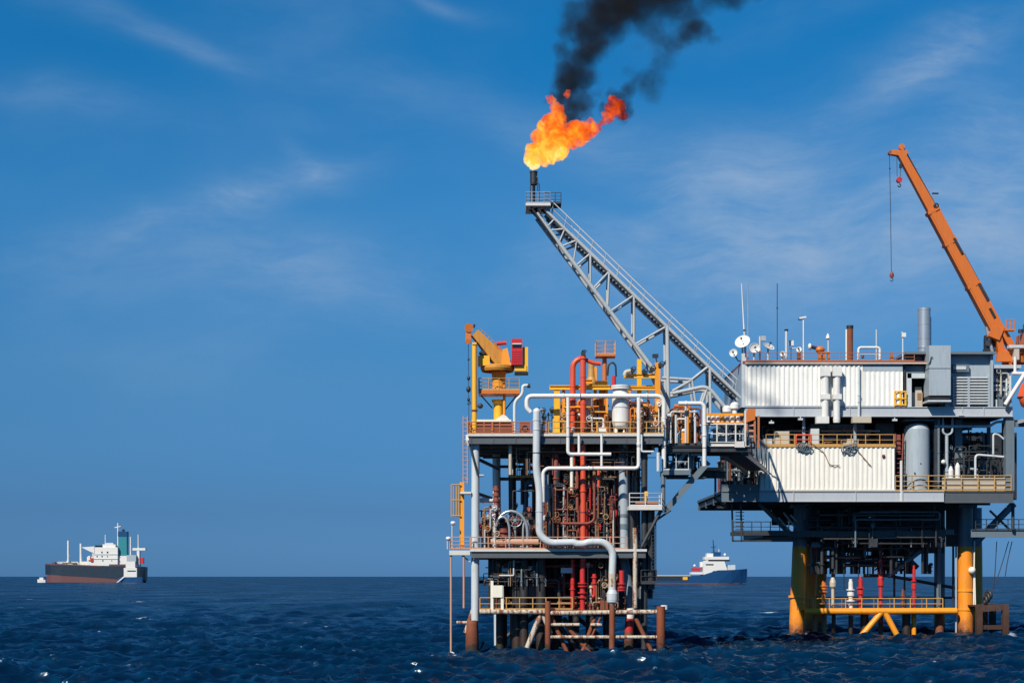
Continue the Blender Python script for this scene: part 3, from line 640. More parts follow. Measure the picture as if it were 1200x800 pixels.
pipe([P(728.5, 668, YP+.1), P(728.5, 693, YP+.1)], .24, 'red', 'red spool piece standing right of the grey riser in front of the leg', .3, [(P(728.5, p, YP+.1), UZ) for p in (683.5, 688, 691)], flr=1.7)
MBv = [('vermilion', 701.5, 548, 655, .14, 'thin crimson pipe between the decks right of the tall red riser'), ('redbrown', 651.5, 528, 600, .26, 'dull dark red pipe under the top deck left of the red risers'),
       ('brown', 696.5, 552, 612, .16, 'brown primer pipe between the decks just right of the red riser'), ('grey', 640.5, 556, 588, .24, 'grey capped pipe between the decks beside the thick riser'),
       ('black', 652.8, 552, 640, .3, 'black vertical pipe between the decks left of the red risers'), ('redbrown', 676.5, 552, 600, .16, 'slim red brown pipe close behind the tall red riser')]
for mat, px, a, b, r, lb in MBv:
    y = 151.6 if mat != 'grey' else 150.8
    pipe([P(px, a, y), P(px, b, y)], r, mat, lb, .3, [(P(px, a+(b-a)*.45, y), UZ), (P(px, b-5, y), UZ)], flr=1.45)
pipe([P(735, 535, 151.6), P(727, 535, 151.6), P(727, 512, 151.6)], .15, 'dark', 'dark elbow pipe tucked under the top deck beside the grey leg', .3)
pipe([P(657, 613, 150.6), P(690, 613, 150.6), P(696.5, 609, 150.6), P(696.5, 560, 150.6)], .12, 'redbrown', 'red brown pipe that runs level over the middle deck and turns up', .3)
# white tank
wt = thing('filter_vessel', 'white upright vessel with a flanged lid standing proud of the top deck rail', 'tank', (X(727.5, 151.5), 151.5, ZT))
YV = 151.7
MB().lathe([(.0, -.02), (.45, 0), (.72, .22), (.83, .55), (.83, 3.2), (.70, 3.5), (.62, 3.6), (.62, 3.75)], (X(727.5, YV), YV, Z(502, YV)), UZ, 24).build('shell', 'white', wt)
MB().lathe([(.62, 0), (.93, .01), (.93, .16), (.66, .17), (.66, .2), (.93, .21), (.93, .36), (.5, .42), (0, .46)], (X(727.5, YV), YV, Z(456.2, YV)), UZ, 24).build('lid', 'white', wt)
MB().lathe([(.83, 0), (.87, .01), (.87, .1), (.83, .11)], (X(727.5, YV), YV, Z(478, YV)), UZ, 24).build('band', 'pale', wt)  # grey ring stands in for the header pipe's shadow across the shell
MB().cyl((X(722, YV), YV, ZT), (X(722, YV), YV, Z(499, YV)), .17, 10).build('drain', 'cream', wt)
for k in (-.6, .6): MB().cyl((X(727.5, YV)+k, YV+.3, ZT), (X(727.5, YV)+k, YV+.3, Z(490, YV)), .07, 8).build('support_leg', 'pale', wt)
t = thing('filter_vessel', 'slim white bottle shaped vessel with a pointed foot between red risers and yellow frame', 'tank', (X(690.5, 152), 152, ZT))
MB().lathe([(.1, -1.0), (.12, 0), (.35, .7), (.36, 2.0), (.28, 2.2), (0, 2.3)], (X(690.5, 152), 152, Z(488, 152)), UZ, 16).build('shell', 'cream', t)
MB().cyl((X(690.5, 152), 152, ZT), (X(690.5, 152), 152, Z(482, 152)), .09, 8).build('stand', 'ochre', t)
# yellow frame of beams
yf = thing('yellow_pipe_rack', 'yellow steel frame of posts and beams carrying pipes on the top deck', 'pipe rack', (X(705, 153), 153.5, ZT))
def yb(a, b, w=.3, h=.42, mat='yellow', name='beam'): return MB().ibeam(a, b, w, h, .07).build(name, mat, yf)
def yp(px, py, y=152.6, w=.42, mat='yellow'): return MB().box(X(px, y)-w/2, X(px, y)+w/2, y-w/2, y+w/2, ZT, Z(py, y)).build('post', mat, yf)
for px, py, w, mat, y in ((652.5, 456, .55, 'yellow', 152.2), (660.5, 456, .28, 'amber', 152.4), (711, 452, .22, 'amber', 152.6), (749, 421, .42, 'yellow', 154), (770.5, 425, .50, 'amber', 152.4), (697.5, 430, .3, 'amber', 155), (704, 456, .35, 'amber', 156), (737, 456, .3, 'amber', 156), (760, 456, .25, 'brown', 155)):
    yp(px, py, y, w, mat)
yb(P(644, 454, 152), P(715, 454, 152), .35, .42); yb(P(731, 440.5, 152.4), P(769, 440.5, 152.4), .3, .42); yb(P(736, 455, 152.3), P(769, 455, 152.3), .3, .34)
yb(P(645, 454, 156), P(770, 454, 156), .35, .4, 'amber'); yb(P(652, 454, 152.2), P(653, 454, 156.2), .3, .36); yb(P(770, 441, 152.6), P(770, 441, 157), .3, .36, 'amber')
yb(P(698, 450, 153), P(712, 450, 153), .3, .6); yb(P(686, 447, 154), P(694, 447, 154), .3, .4, 'amber')
m = MB(); m.tube([P(732, 440, 151.9), P(733, 435.5, 151.9), P(739, 434.5, 151.9)], .2, 10, .3); m.build('bent_pipe', 'beige', yf)
MB().lathe([(.5, 0), (.55, .5), (.35, 1.0), (.3, 1.8), (.3, 2.6)], (X(693, 155), 155, Z(454, 155)), UZ, 12).build('small_stack', 'ochre', yf)
MB().lathe([(.2, 0), (.2, 1.1), (0, 1.15)], (X(719.5, 153), 153, Z(454, 153)), UZ, 10).build('stub', 'red', yf)
for px, py in ((741, 434), (774, 428), (755, 436), (764, 433)):
    m = MB(); m.cbox(P(px, py, 152.2), (.45, .4, .35)); m.cyl(P(px, py+4, 152.2), P(px, py-3, 152.2), .07, 6); m.torus(P(px+1.5, py-2, 152.1), .22, .04, (0, 1, .4)); m.build('valve_head', 'black', yf)
t = thing('floodlight', 'small black floodlight on a bent stalk above the yellow frame', 'lamp', P(770, 425, 152.6)); MB().cbox(P(768, 417, 152.6), (.55, .4, .35)).build('lamp_head', 'black', t); MB().cyl(P(770, 425, 152.6), P(768.4, 418.5, 152.6), .05, 6).build('stalk', 'black', t)
# little orange lookout basket
ob = thing('lookout_basket', 'small orange railed basket on a post above the red risers', 'platform', (X(709, 154), 154, ZT)); zb_ = Z(416, 154)
MB().cyl((X(708.5, 154), 154, ZT), (X(708.5, 154), 154, zb_), .22, 12).build('post', 'orange', ob)
MB().box(X(698, 154), X(721, 154), 153.2, 155, zb_-.2, zb_).build('floor', 'orange', ob)
railing(ob, [(X(698.3, 154), 153.3, zb_), (X(720.7, 154), 153.3, zb_), (X(720.7, 154), 154.9, zb_), (X(698.3, 154), 154.9, zb_), (X(698.3, 154), 153.3, zb_)], 'pinkrail', 1.25, .75, (.4, .8), .045, .1)
pipe([P(712, 440, 153), P(713, 427, 153), P(718, 424, 153), P(721.5, 428, 153), P(722, 441, 153)], .09, 'black', 'thin black hose looped over above the white vessel', .5)

# ---------------------------------------------------------------- valve trees and packed pipework in the shade
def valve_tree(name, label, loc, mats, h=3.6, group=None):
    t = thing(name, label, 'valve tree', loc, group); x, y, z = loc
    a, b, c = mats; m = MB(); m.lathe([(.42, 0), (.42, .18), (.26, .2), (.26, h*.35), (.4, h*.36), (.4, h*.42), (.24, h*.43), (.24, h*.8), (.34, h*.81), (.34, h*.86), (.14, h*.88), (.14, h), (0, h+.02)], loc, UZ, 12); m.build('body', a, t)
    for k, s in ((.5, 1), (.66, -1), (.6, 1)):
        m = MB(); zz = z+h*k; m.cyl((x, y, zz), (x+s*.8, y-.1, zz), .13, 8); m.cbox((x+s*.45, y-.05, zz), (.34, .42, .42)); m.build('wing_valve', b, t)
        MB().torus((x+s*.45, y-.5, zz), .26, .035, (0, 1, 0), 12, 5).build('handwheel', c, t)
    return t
vt = 0
spots = [(598, 152.6), (622, 153.5), (645, 152.8), (664, 153.8), (690, 152.6), (707, 153.2), (720, 154.5), (611, 157), (638, 158), (660, 157.5), (684, 158.5), (706, 157.5)]
VT = ['behind the large hose arch', 'left of the thick grey riser', 'just right of the thick grey riser', 'between dark red pipe and red risers', 'just right of the tall red riser', 'at the crimson pipe', 'beside the grey leg', 'in second row behind the hose reel', 'in second row behind the thick riser', 'in second row left of the red risers', 'in second row behind the tall red riser', 'in second row behind the crimson pipe']
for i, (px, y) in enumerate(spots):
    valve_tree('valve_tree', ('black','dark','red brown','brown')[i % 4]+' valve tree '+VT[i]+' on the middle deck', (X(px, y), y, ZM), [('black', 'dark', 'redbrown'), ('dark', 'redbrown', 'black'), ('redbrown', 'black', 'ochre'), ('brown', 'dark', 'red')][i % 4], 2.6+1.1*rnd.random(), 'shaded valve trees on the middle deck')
def tangle(name, label, x0, x1, y0, y1, z0, z1, mats, n, cat='pipework', seed=1, rr=(.07, .2), valves=4, boxes=3):
    """a bay packed with pipe runs, valves and small equipment, standing on the deck at z0"""
    g = random.Random(seed); t = thing(name, label, cat, ((x0+x1)/2, (y0+y1)/2, z0))
    for k in range(n):
        r = g.uniform(*rr); p = Vector((g.uniform(x0, x1), g.uniform(y0, y1), z0)); pts = [p.copy()]; d = 2
        for s in range(g.randint(2, 5)):
            q = pts[-1].copy()
            if d == 2: q.z = g.uniform(z0+.4, z1); d = g.choice((0, 0, 1))
            elif d == 0: q.x = g.uniform(x0, x1); d = g.choice((2, 2, 1))
            else: q.y = g.uniform(y0, y1); d = g.choice((0, 2))
            if (q-pts[-1]).length > r*3: pts.append(q)
        if len(pts) < 2: continue
        mat = g.choice(mats); MB().tube(pts, r, 8, r*2.2).build('pipe', mat, t)
        for s in range(2):
            i = g.randrange(len(pts)-1); a, b = pts[i], pts[i+1]; flange(MB(), a.lerp(b, g.uniform(.25, .75)), r*1.7, b-a, .05).build('flange', mat, t)
    for k in range(valves):
        p = Vector((g.uniform(x0, x1), g.uniform(y0, y1), g.uniform(z0+.4, z1-.3))); mat = g.choice(mats)
        m = MB(); m.cbox(p, (.36, .36, .42)); m.cyl((p.x, p.y, z0), p, .05, 6); m.cyl(p, p+Vector((0, -.4, .1)), .05, 6); m.build('valve', mat, t)
        MB().torus(p+Vector((0, -.42, .1)), .24, .035, (0, 1, 0), 12, 5).build('handwheel', g.choice(mats), t)
    for k in range(boxes):
        w, dd, hh = g.uniform(.5, 1.2), g.uniform(.4, .8), g.uniform(.5, 1.3); px, py = g.uniform(x0, x1-w), g.uniform(y0, y1-dd)
        MB().box(px, px+w, py, py+dd, z0, z0+hh).build('cabinet', g.choice(mats), t)
    return t
XX = lambda p: X(p, 151.5)
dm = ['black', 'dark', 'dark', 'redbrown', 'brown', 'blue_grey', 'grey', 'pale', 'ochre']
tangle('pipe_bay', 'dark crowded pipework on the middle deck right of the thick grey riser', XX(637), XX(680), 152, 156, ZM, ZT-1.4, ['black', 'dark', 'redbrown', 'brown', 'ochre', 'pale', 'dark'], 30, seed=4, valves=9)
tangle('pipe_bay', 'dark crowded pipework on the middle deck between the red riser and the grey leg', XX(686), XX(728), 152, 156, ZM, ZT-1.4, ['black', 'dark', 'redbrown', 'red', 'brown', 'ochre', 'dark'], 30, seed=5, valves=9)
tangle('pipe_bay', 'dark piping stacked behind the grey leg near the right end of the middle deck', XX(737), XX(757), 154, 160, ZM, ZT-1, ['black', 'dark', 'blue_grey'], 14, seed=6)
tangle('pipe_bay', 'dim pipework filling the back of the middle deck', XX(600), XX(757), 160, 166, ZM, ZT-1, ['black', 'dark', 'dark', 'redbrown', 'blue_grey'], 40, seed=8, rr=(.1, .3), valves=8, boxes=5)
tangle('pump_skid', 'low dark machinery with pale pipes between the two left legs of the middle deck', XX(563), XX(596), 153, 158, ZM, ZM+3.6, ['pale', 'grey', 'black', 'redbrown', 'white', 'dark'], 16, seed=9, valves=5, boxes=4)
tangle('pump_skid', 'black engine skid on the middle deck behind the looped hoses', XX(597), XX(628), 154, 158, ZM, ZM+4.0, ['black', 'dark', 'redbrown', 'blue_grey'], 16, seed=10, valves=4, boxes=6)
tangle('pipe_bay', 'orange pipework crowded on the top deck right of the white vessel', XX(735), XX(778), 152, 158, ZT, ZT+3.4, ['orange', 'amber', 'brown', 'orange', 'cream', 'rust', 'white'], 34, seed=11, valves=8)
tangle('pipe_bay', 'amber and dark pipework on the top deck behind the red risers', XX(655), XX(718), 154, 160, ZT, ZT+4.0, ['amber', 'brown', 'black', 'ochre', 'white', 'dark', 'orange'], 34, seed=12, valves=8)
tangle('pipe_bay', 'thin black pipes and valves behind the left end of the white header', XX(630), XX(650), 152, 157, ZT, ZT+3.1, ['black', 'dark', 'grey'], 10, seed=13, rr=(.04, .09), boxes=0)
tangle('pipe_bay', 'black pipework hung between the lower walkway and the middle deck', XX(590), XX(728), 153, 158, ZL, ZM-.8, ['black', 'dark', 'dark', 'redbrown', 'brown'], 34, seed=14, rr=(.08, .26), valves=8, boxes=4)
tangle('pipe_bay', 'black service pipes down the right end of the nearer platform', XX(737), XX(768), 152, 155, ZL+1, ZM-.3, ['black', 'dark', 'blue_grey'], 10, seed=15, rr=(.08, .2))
# drums under the middle deck
for px, lb in ((622, 'dark round drum under the middle deck, left of the pair'), (699, 'dark round drum under the middle deck behind the red risers')):
    t = thing('drum', lb, 'tank', (X(px, 154), 154, ZL)); MB().lathe([(0, 0), (.95, .01), (.95, 3.4), (.6, 3.75), (0, 3.85)], (X(px, 154), 154, ZL), UZ, 20).build('shell', 'blue_grey', t)
    for k in (.8, 2.4): MB().lathe([(.95, 0), (.99, .01), (.99, .1), (.95, .11)], (X(px, 154), 154, ZL+k), UZ, 20).build('hoop', 'dark', t)
# looped pale hoses
for i, (a, b, top_, r, lb) in enumerate(((580.5, 597, 605, .11, 'small pale hose loop over the middle deck rail, inner left one'), (580, 618, 598.5, .14, 'largest pale hose arch over the middle deck rail'), (613, 620, 610, .11, 'narrow pale hose loop over the middle deck rail, right of the large arch'))):
    y = 151+.25*i; c = (a+b)/2; k = (b-a)/2; pts = [(X(c-k*math.cos(s*math.pi/10), y), y, Z(622, y)+math.sin(s*math.pi/10)*(Z(top_, y)-Z(622, y))) for s in range(11)]
    pts = [(pts[0][0], y, ZM)]+pts+[(pts[-1][0], y, ZM)]
    pipe([Vector(p) for p in pts], r, 'silver', lb, 0, name='hose_loop', cat='hose')
t = thing('hose_reel', 'round grey hose reel on a stand inside the large hose arch', 'reel', (X(603.5, 151.8), 151.8, ZM))
m = MB()
for s in (-.35, .35):
    c = P(603.5, 609, 151.8)+Vector((0, s, 0)); m.torus(c, .66, .055, (0, 1, 0), 18, 6)
    for k in range(6): m.cyl(c, c+Vector((.66*math.cos(k*math.pi/3), 0, .66*math.sin(k*math.pi/3))), .03, 5)
m.cyl(P(603.5, 609, 151.4), P(603.5, 609, 152.2), .16, 10); m.build('spool', 'silver', t); MB().lathe([(.3, -.3), (.44, -.28), (.44, .28), (.3, .3)], P(603.5, 609, 151.8), (0, 1, 0), 16).build('coiled_hose', 'redbrown', t)
MB().cyl((X(603.5, 151.8), 151.8, ZM), P(603.5, 609, 151.8), .12, 8).build('stand', 'silver', t)
t = thing('valve_stack', 'dark red finned cylinder behind the left hose loops', 'valve', (X(590, 151.5), 151.5, ZM))
m = MB(); [m.lathe([(.42, 0), (.6, .02), (.6, .2), (.42, .22), (.42, .42)], (X(590, 151.5), 151.5, ZM+.3+k*.42), UZ, 14) for k in range(4)]; m.build('body', 'redbrown', t)
t = thing('flange_stack', 'stacked red flanges on the back leg above the hose loops', 'valve', (X(581.5, 151.8), 151.8, Z(606, 151.8)))
m = MB(); [m.lathe([(.24, 0), (.34, .02), (.34, .25), (.24, .27), (.24, .5)], (X(581.5, 151.8), 151.8, Z(606, 151.8)+k*.5), UZ, 12) for k in range(6)]; m.build('body', 'redbrown', t)
t = thing('long_pipe', 'thick pink primed pipe lying along the middle deck behind the rail', 'pipe', (X(607, 151.2), 151.2, ZM))
MB().cyl(P(575, 634.5, 151.2), P(631, 634.5, 151.2), .3, 14).build('pipe', 'pinkrail', t)
for px in (580, 600, 622): MB().box(X(px, 151.2)-.12, X(px, 151.2)+.12, 150.9, 151.5, ZM, ZM+.45).build('saddle', 'redbrown', t)
pipe([P(562, 586, 152.5), P(579, 586, 152.5)], .22, 'white', 'short white cross pipe joining the two left legs between decks', .1, [(P(566, 586, 152.5), UX)], flr=1.3)
for i, (px, py, w, h_, lb) in enumerate(((664, 668, 1.1, .5, 'pale grey junction box hung under the middle deck'), (592.5, 666, .7, .6, 'small pale lamp box hung under the middle deck on a frame'), (618, 665, .8, .3, 'small white tray of lamps under the middle deck'))):
    t = thing('junction_box', lb, 'box', P(px, py, 152)); MB().cbox(P(px, py, 152), (w, .4, h_)).build('body', 'pale', t); MB().cyl(P(px, py-h_*5, 152), (X(px, 152), 152, ZM-.9), .05, 6).build('hanger', 'dark', t)
pipe([P(585, 674, 151), P(602, 674, 151), P(602, 656, 151)], .08, 'pale', 'thin pale pipe frame hung under the middle deck near the left leg', .1)
pipe([P(598, 548, 153), P(598, 558, 153), P(625, 558, 153)], .11, 'ochre', 'thin ochre pipe hanging under the top deck left of the thick riser', .1)
pipe([P(598, 522, 151), P(598, 556, 151)], .16, 'beige', 'beige hanging post under the left half of the top deck', .1)
pipe([P(601, 604, 152.5), P(601, 575, 152.5), P(626, 575, 152.5)], .07, 'black', 'thin black pipe frame outlined against the sky behind the hose loops', .15)

for i, (x0, x1, ya, yb_, y) in enumerate(((572, 596, 654, 716, 162), (599, 641, 654, 718, 163), (659, 690, 654, 716, 162.5), (693, 741, 654, 722, 161.5), (643, 657, 654, 676, 163))): MB().box(X(x0, y), X(x1, y), y, y+.1, Z(yb_, y), Z(ya, y)).build('dark_backing', 'black', wp)  # black sheets, here and on the next line, added to make the bays dark
for i, (x0, x1, ya, yb_, y) in enumerate(((643, 672, 532, 642, 164), (675, 699, 560, 642, 163.5), (706, 728, 532, 642, 164), (731, 750, 532, 640, 163), (632, 641, 585, 642, 162), (600, 630, 604, 642, 164.5))): MB().box(X(x0, y), X(x1, y), y, y+.1, Z(yb_, y), Z(ya, y)).build('dark_backing', 'black', wp)
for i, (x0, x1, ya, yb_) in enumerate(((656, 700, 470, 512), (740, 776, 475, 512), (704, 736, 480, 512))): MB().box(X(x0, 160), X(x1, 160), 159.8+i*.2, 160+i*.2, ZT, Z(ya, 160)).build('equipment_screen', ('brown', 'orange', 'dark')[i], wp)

bits = ['ochre', 'brown', 'beige', 'redbrown', 'black', 'rust', 'dark', 'dark', 'brown', 'grimy', 'red', 'grey', 'black']
tangle('pipe_bay', 'fine brown and ochre pipework along the middle deck front right of the thick riser', XX(640), XX(680), 150.7, 152.3, ZM, Z(560, 151), bits, 46, seed=71, rr=(.035, .1), valves=14, boxes=3)
tangle('pipe_bay', 'fine rust and red pipework along the middle deck front left of the grey leg', XX(686), XX(721), 150.7, 152.6, ZM, Z(565, 151), bits+['red', 'vermilion'], 46, seed=72, rr=(.035, .1), valves=14, boxes=3)
tangle('pump_skid', 'cluttered small valves and pale hoses on the middle deck front between leg and hose loops', XX(561), XX(583), 150.8, 153, ZM, Z(590, 151), bits+['pale', 'white'], 26, seed=73, rr=(.035, .11), valves=8, boxes=3)
tangle('pump_skid', 'rusty machine parts under and around the hose arch', XX(585), XX(624), 152, 154, ZM, Z(603, 151), bits+['pale', 'redbrown', 'rust'], 34, seed=74, rr=(.035, .12), valves=12, boxes=6)
tangle('pipe_bay', 'thin mixed pipes hung just below the middle deck front edge', XX(566), XX(640), 150.9, 153, ZL+2.2, ZM-.9, ['dark', 'black', 'blue_grey', 'brown', 'black'], 26, seed=75, rr=(.03, .09), valves=6, boxes=0)
tangle('pipe_bay', 'rusty small piping on the lower walkway right of the flanged red riser', XX(688), XX(726), 151, 153, ZL, ZM-1, ['rust', 'brown', 'black', 'redbrown', 'beige', 'dark', 'grimy'], 30, seed=76, rr=(.04, .13), valves=8, boxes=2)
tangle('pipe_bay', 'thin pipes and cable runs hung under the top deck across the front', XX(600), XX(770), 150.8, 154, Z(556, 151), ZT-1.0, ['dark', 'black', 'brown', 'grimy', 'beige', 'redbrown'], 40, seed=77, rr=(.03, .08), valves=0, boxes=0)
tangle('pipe_bay', 'brown and yellow small bore pipes along the top deck rail between the yellow posts', XX(655), XX(715), 150.8, 152.4, ZT, ZT+2.8, ['ochre', 'orange', 'brown', 'amber', 'black', 'white', 'rust'], 30, seed=78, rr=(.035, .09), valves=8, boxes=3)
tangle('pipe_bay', 'rust orange small bore pipes along the top deck rail right of the white vessel', XX(737), XX(776), 150.8, 152.4, ZT, ZT+3.2, ['orange', 'brown', 'rust', 'black', 'cream', 'amber', 'white'], 34, seed=79, rr=(.035, .09), valves=8, boxes=3)

# ================================================================ FLARE BOOM
YF, YB = 156.5, 159.0
fb = thing('flare_boom', 'pale lattice flare boom with a stairway, leaning out over the nearer platform', 'flare boom', (X(800, 158), 158, Z(500, 158)))
up = lambda t, y: P(639+(868-639)*t, 246+(466-246)*t, YF)+Vector((0, y-YF, 0))
lo = lambda t, y: P(626+(772-626)*t, 246+(441-246)*t, YF)+Vector((0, y-YF, 0))
for y in (YF, YB):
    MB().cyl(up(0, y), up(1, y), .16, 10).build('chord', 'boomgrey', fb)
    MB().cyl(lo(.02, y), lo(1, y), .21 if y == YF else .16, 12).build('chord', 'boomgrey', fb)
tu = lambda px: (px-639)/229
tl = lambda px: (px-626)/146
def fbr(a, b, r=.12, mat='boomgrey', name='brace'): return MB().cyl(a, b, r, 8).build(name, mat, fb)
verts = [(650, 641), (662, 655), (676, 672), (692, 692), (714, 712), (743, 743)]
for u_, l_ in verts:
    for y in (YF, YB): fbr(up(tu(u_), y), lo(tl(l_), y), .115 if u_ > 690 else .085)
    fbr(up(tu(u_), YF), up(tu(u_), YB), .09); fbr(lo(tl(l_), YF), lo(tl(l_), YB), .09)
for (u0, l0), (u1, l1) in zip(verts[:-1], verts[1:]):
    for y in (YF, YB): fbr(up(tu(u1), y), lo(tl(l0+3), y), .1)
for y in (YF, YB):
    fbr(up(tu(781), y), lo(tl(744), y), .11)
    fbr(up(tu(782), y), P(783.5, 500, YF)+Vector((0, y-YF, 0)), .2)          # hanging columns at the root
    fbr(up(tu(832), y), P(833, 500, YF)+Vector((0, y-YF, 0)), .15)
    fbr(up(tu(830), y), P(811, 444.5, YF)+Vector((0, y-YF, 0)), .14); fbr(P(811, 444.5, YF)+Vector((0, y-YF, 0)), P(776, 442.5, YF)+Vector((0, y-YF, 0)), .14)
    fbr(P(811, 445, YF)+Vector((0, y-YF, 0)), P(788, 458, YF)+Vector((0, y-YF, 0)), .13); fbr(P(811, 445, YF)+Vector((0, y-YF, 0)), P(815, 470, YF)+Vector((0, y-YF, 0)), .12)
    fbr(lo(.96, y), P(779.5, 466, YF)+Vector((0, y-YF, 0)), .26); fbr(P(779.5, 466, YF)+Vector((0, y-YF, 0)), P(783, 512, YF)+Vector((0, y-YF, 0)), .2)
    MB().tube([P(788, 461, YF)+Vector((0, y-YF, 0)), P(829, 452, YF)+Vector((0, y-YF, 0)), P(852, 480, YF)+Vector((0, y-YF, 0)), P(856, 492, YF)+Vector((0, y-YF, 0))], .2, 10, .8).build('stay_pipe', 'boomgrey', fb)
    fbr(P(829, 454, YF)+Vector((0, y-YF, 0)), P(823, 472, YF)+Vector((0, y-YF, 0)), .14)
# stair treads along the upper chords and handrails
n = 58; ya, yb2 = YF+.25, YB-.25; p0 = up(.02, YF); tread = MB().box(p0.x-.16, p0.x+.16, ya, yb2, p0.z-.03, p0.z+.02)
many(fb, 'tread', tread, p0, [up(.02+.95*i/n, YF) for i in range(1, n+1)], 'dark')
for y in (YF+.1, YB-.1): MB().beam(up(.01, y)-Vector((0, 0, .2)), up(.98, y)-Vector((0, 0, .2)), .06, .3).build('stringer', 'dark', fb)
for y in (YF+.05, YB-.05):
    U = Vector((.25, 0, 1.25)); m = MB(); m.cyl(up(.02, y)+U, up(.97, y)+U, .05, 6); m.cyl(up(.02, y)+U*.55, up(.97, y)+U*.55, .035, 5); hr = m.build('handrail', 'railwhite', fb)
    a = up(.03, y); many(hr, 'post', MB().cyl(a, a+U, .045, 6), a, [up(.03+.94*i/14, y) for i in range(1, 15)], 'silver')
# tip
tp = MB().box(X(616, YF), X(645, YF), YF-.6, YB+.6, Z(242.5, YF), Z(239.5, YF)).build('tip_platform', 'railwhite', fb); zt = Z(239.5, YF)
railing(fb, [(X(616.3, YF), YF-.5, zt), (X(644.5, YF), YF-.5, zt)], 'silver', 1.1, .6, (.4, .75), .035); railing(fb, [(X(616.3, YF), YF-.5, zt), (X(616.3, YF), YB+.5, zt), (X(644.5, YF), YB+.5, zt)], 'silver', 1.1, .9, (.55,), .035)
railing(fb, [(X(637, YF), YF+.3, Z(237, YF)), (X(657.5, YF), YF+.3, Z(237, YF))], 'dark', 1.0, .65, (.33, .66), .035)
MB().box(X(644, YF), X(658, YF), YF+.2, YB-.2, Z(238, YF), Z(236.8, YF)).build('side_step', 'dark', fb)
xm, ym = X(625.6, YF), (YF+YB)/2
MB().lathe([(.34, 0), (.36, .2), (.36, 1.15), (.4, 1.2), (.4, 1.3), (.3, 1.31), (.28, .9)], (xm, ym, Z(213, YF)), UZ, 18).build('burner', 'black', fb)
MB().lathe([(.16, 0), (.16, 2.2), (.3, 2.5), (.34, 2.62)], (xm, ym, zt), UZ, 14).build('riser', 'dark', fb)
for dx, z1 in ((-.33, 213), (.55, 212), (.38, 205), (-.1, 216)): MB().tube([(xm+dx, ym-.35, zt), (xm+dx, ym-.35, Z(z1, YF)), (xm+dx*.4, ym-.2, Z(z1-1.5, YF))], .05, 6, .15).build('pilot_pipe', 'dark', fb)
fbr((xm, ym, zt-.25), lo(.05, YF), .3, 'dark', 'tip_post'); fbr((xm-.4, ym, zt-.25), lo(.10, YF), .1, 'dark', 'tip_post'); fbr((xm+.8, ym, zt-.25), up(.06, YF), .14, 'dark', 'tip_post')
MB().cyl(lo(0, YF-.3)+Vector((-.3, 0, .2)), lo(.2, YF-.3)-Vector((.3, 0, 0)), .1, 6).build('gas_line', 'black', fb)
MB().cyl(up(.02, ym)-Vector((0, 0, .55)), up(.95, ym)-Vector((0, 0, .55)), .13, 8).build('gas_line', 'silver', fb)

# ================================================================ BRIDGE between the platforms
bg_ = thing('link_bridge', 'short railed bridge linking the two platforms at top deck height', 'bridge', (X(830, 153), 154, Z(520, 152)))
zb0 = Z(519, 152)
MB().box(X(776, 152), X(874, 152), 152, 156, zb0-.25, zb0).build('floor', 'dark', bg_)
MB().ibeam((X(829, 151.8), 151.75, zb0-.12), (X(874, 151.8), 151.75, zb0-.12), .3, .42).build('edge_beam', 'railwhite', bg_)
MB().ibeam((X(776, 151.8), 151.75, zb0-.6), (X(878, 151.8), 151.75, zb0-.6), .3, .5).build('girder', 'dark', bg_)
MB().ibeam((X(776, 152), 156.2, zb0-.5), (X(885, 152), 156.2, zb0-.5), .3, .8).build('girder', 'dark', bg_)
MB().box(X(861, 151.5), X(873, 151.5), 151.4, 151.6, Z(524, 151.5), Z(517, 151.5)).build('end_plate', 'railwhite', bg_)
railing(bg_, [(X(829, 152), 151.7, zb0), (X(872.5, 152), 151.7, zb0)], 'railwhite', 1.75, 1.0, (.85,), .07, .1)
railing(bg_, [(X(776, 152), 156, zb0), (X(885, 152), 156, zb0)], 'railwhite', 1.3, 1.4, (.65,), .05)
MB().box(X(872, 151.6), X(874, 151.6), 151.4, 151.62, Z(523, 151.6), Z(481, 151.6)).build('end_post', 'railwhite', bg_)
tr = MB().box(X(828, 152), X(872, 152), 152.4, 153.6, Z(497, 152), Z(494, 152)).build('tray', 'amber', bg_)
tr = MB().box(X(828, 152), X(872, 152), 152.4, 152.5, Z(486.5, 152), Z(483.5, 152)).build('tray_rim', 'amber', bg_)
for i, px in enumerate((832, 837.5, 843, 848, 854, 860, 866.5)):
    t = thing('drum', ['white', 'cream', 'white', 'ochre', 'grey', 'cream', 'white'][i]+' drum on the amber tray of the bridge, number %s from the left' % ('one', 'two', 'three', 'four', 'five', 'six', 'seven')[i], 'drum', (X(px, 152), 153, Z(494, 152)), 'drums on the bridge')
    MB().lathe([(0, 0), (.21, .01), (.21, .3), (.225, .31), (.225, .35), (.21, .36), (.21, .8), (0, .82)], (X(px, 152), 153, Z(494, 152)+.004), UZ, 12).build('shell', ['white', 'cream', 'white', 'ochre', 'grey', 'cream', 'white'][i], t)
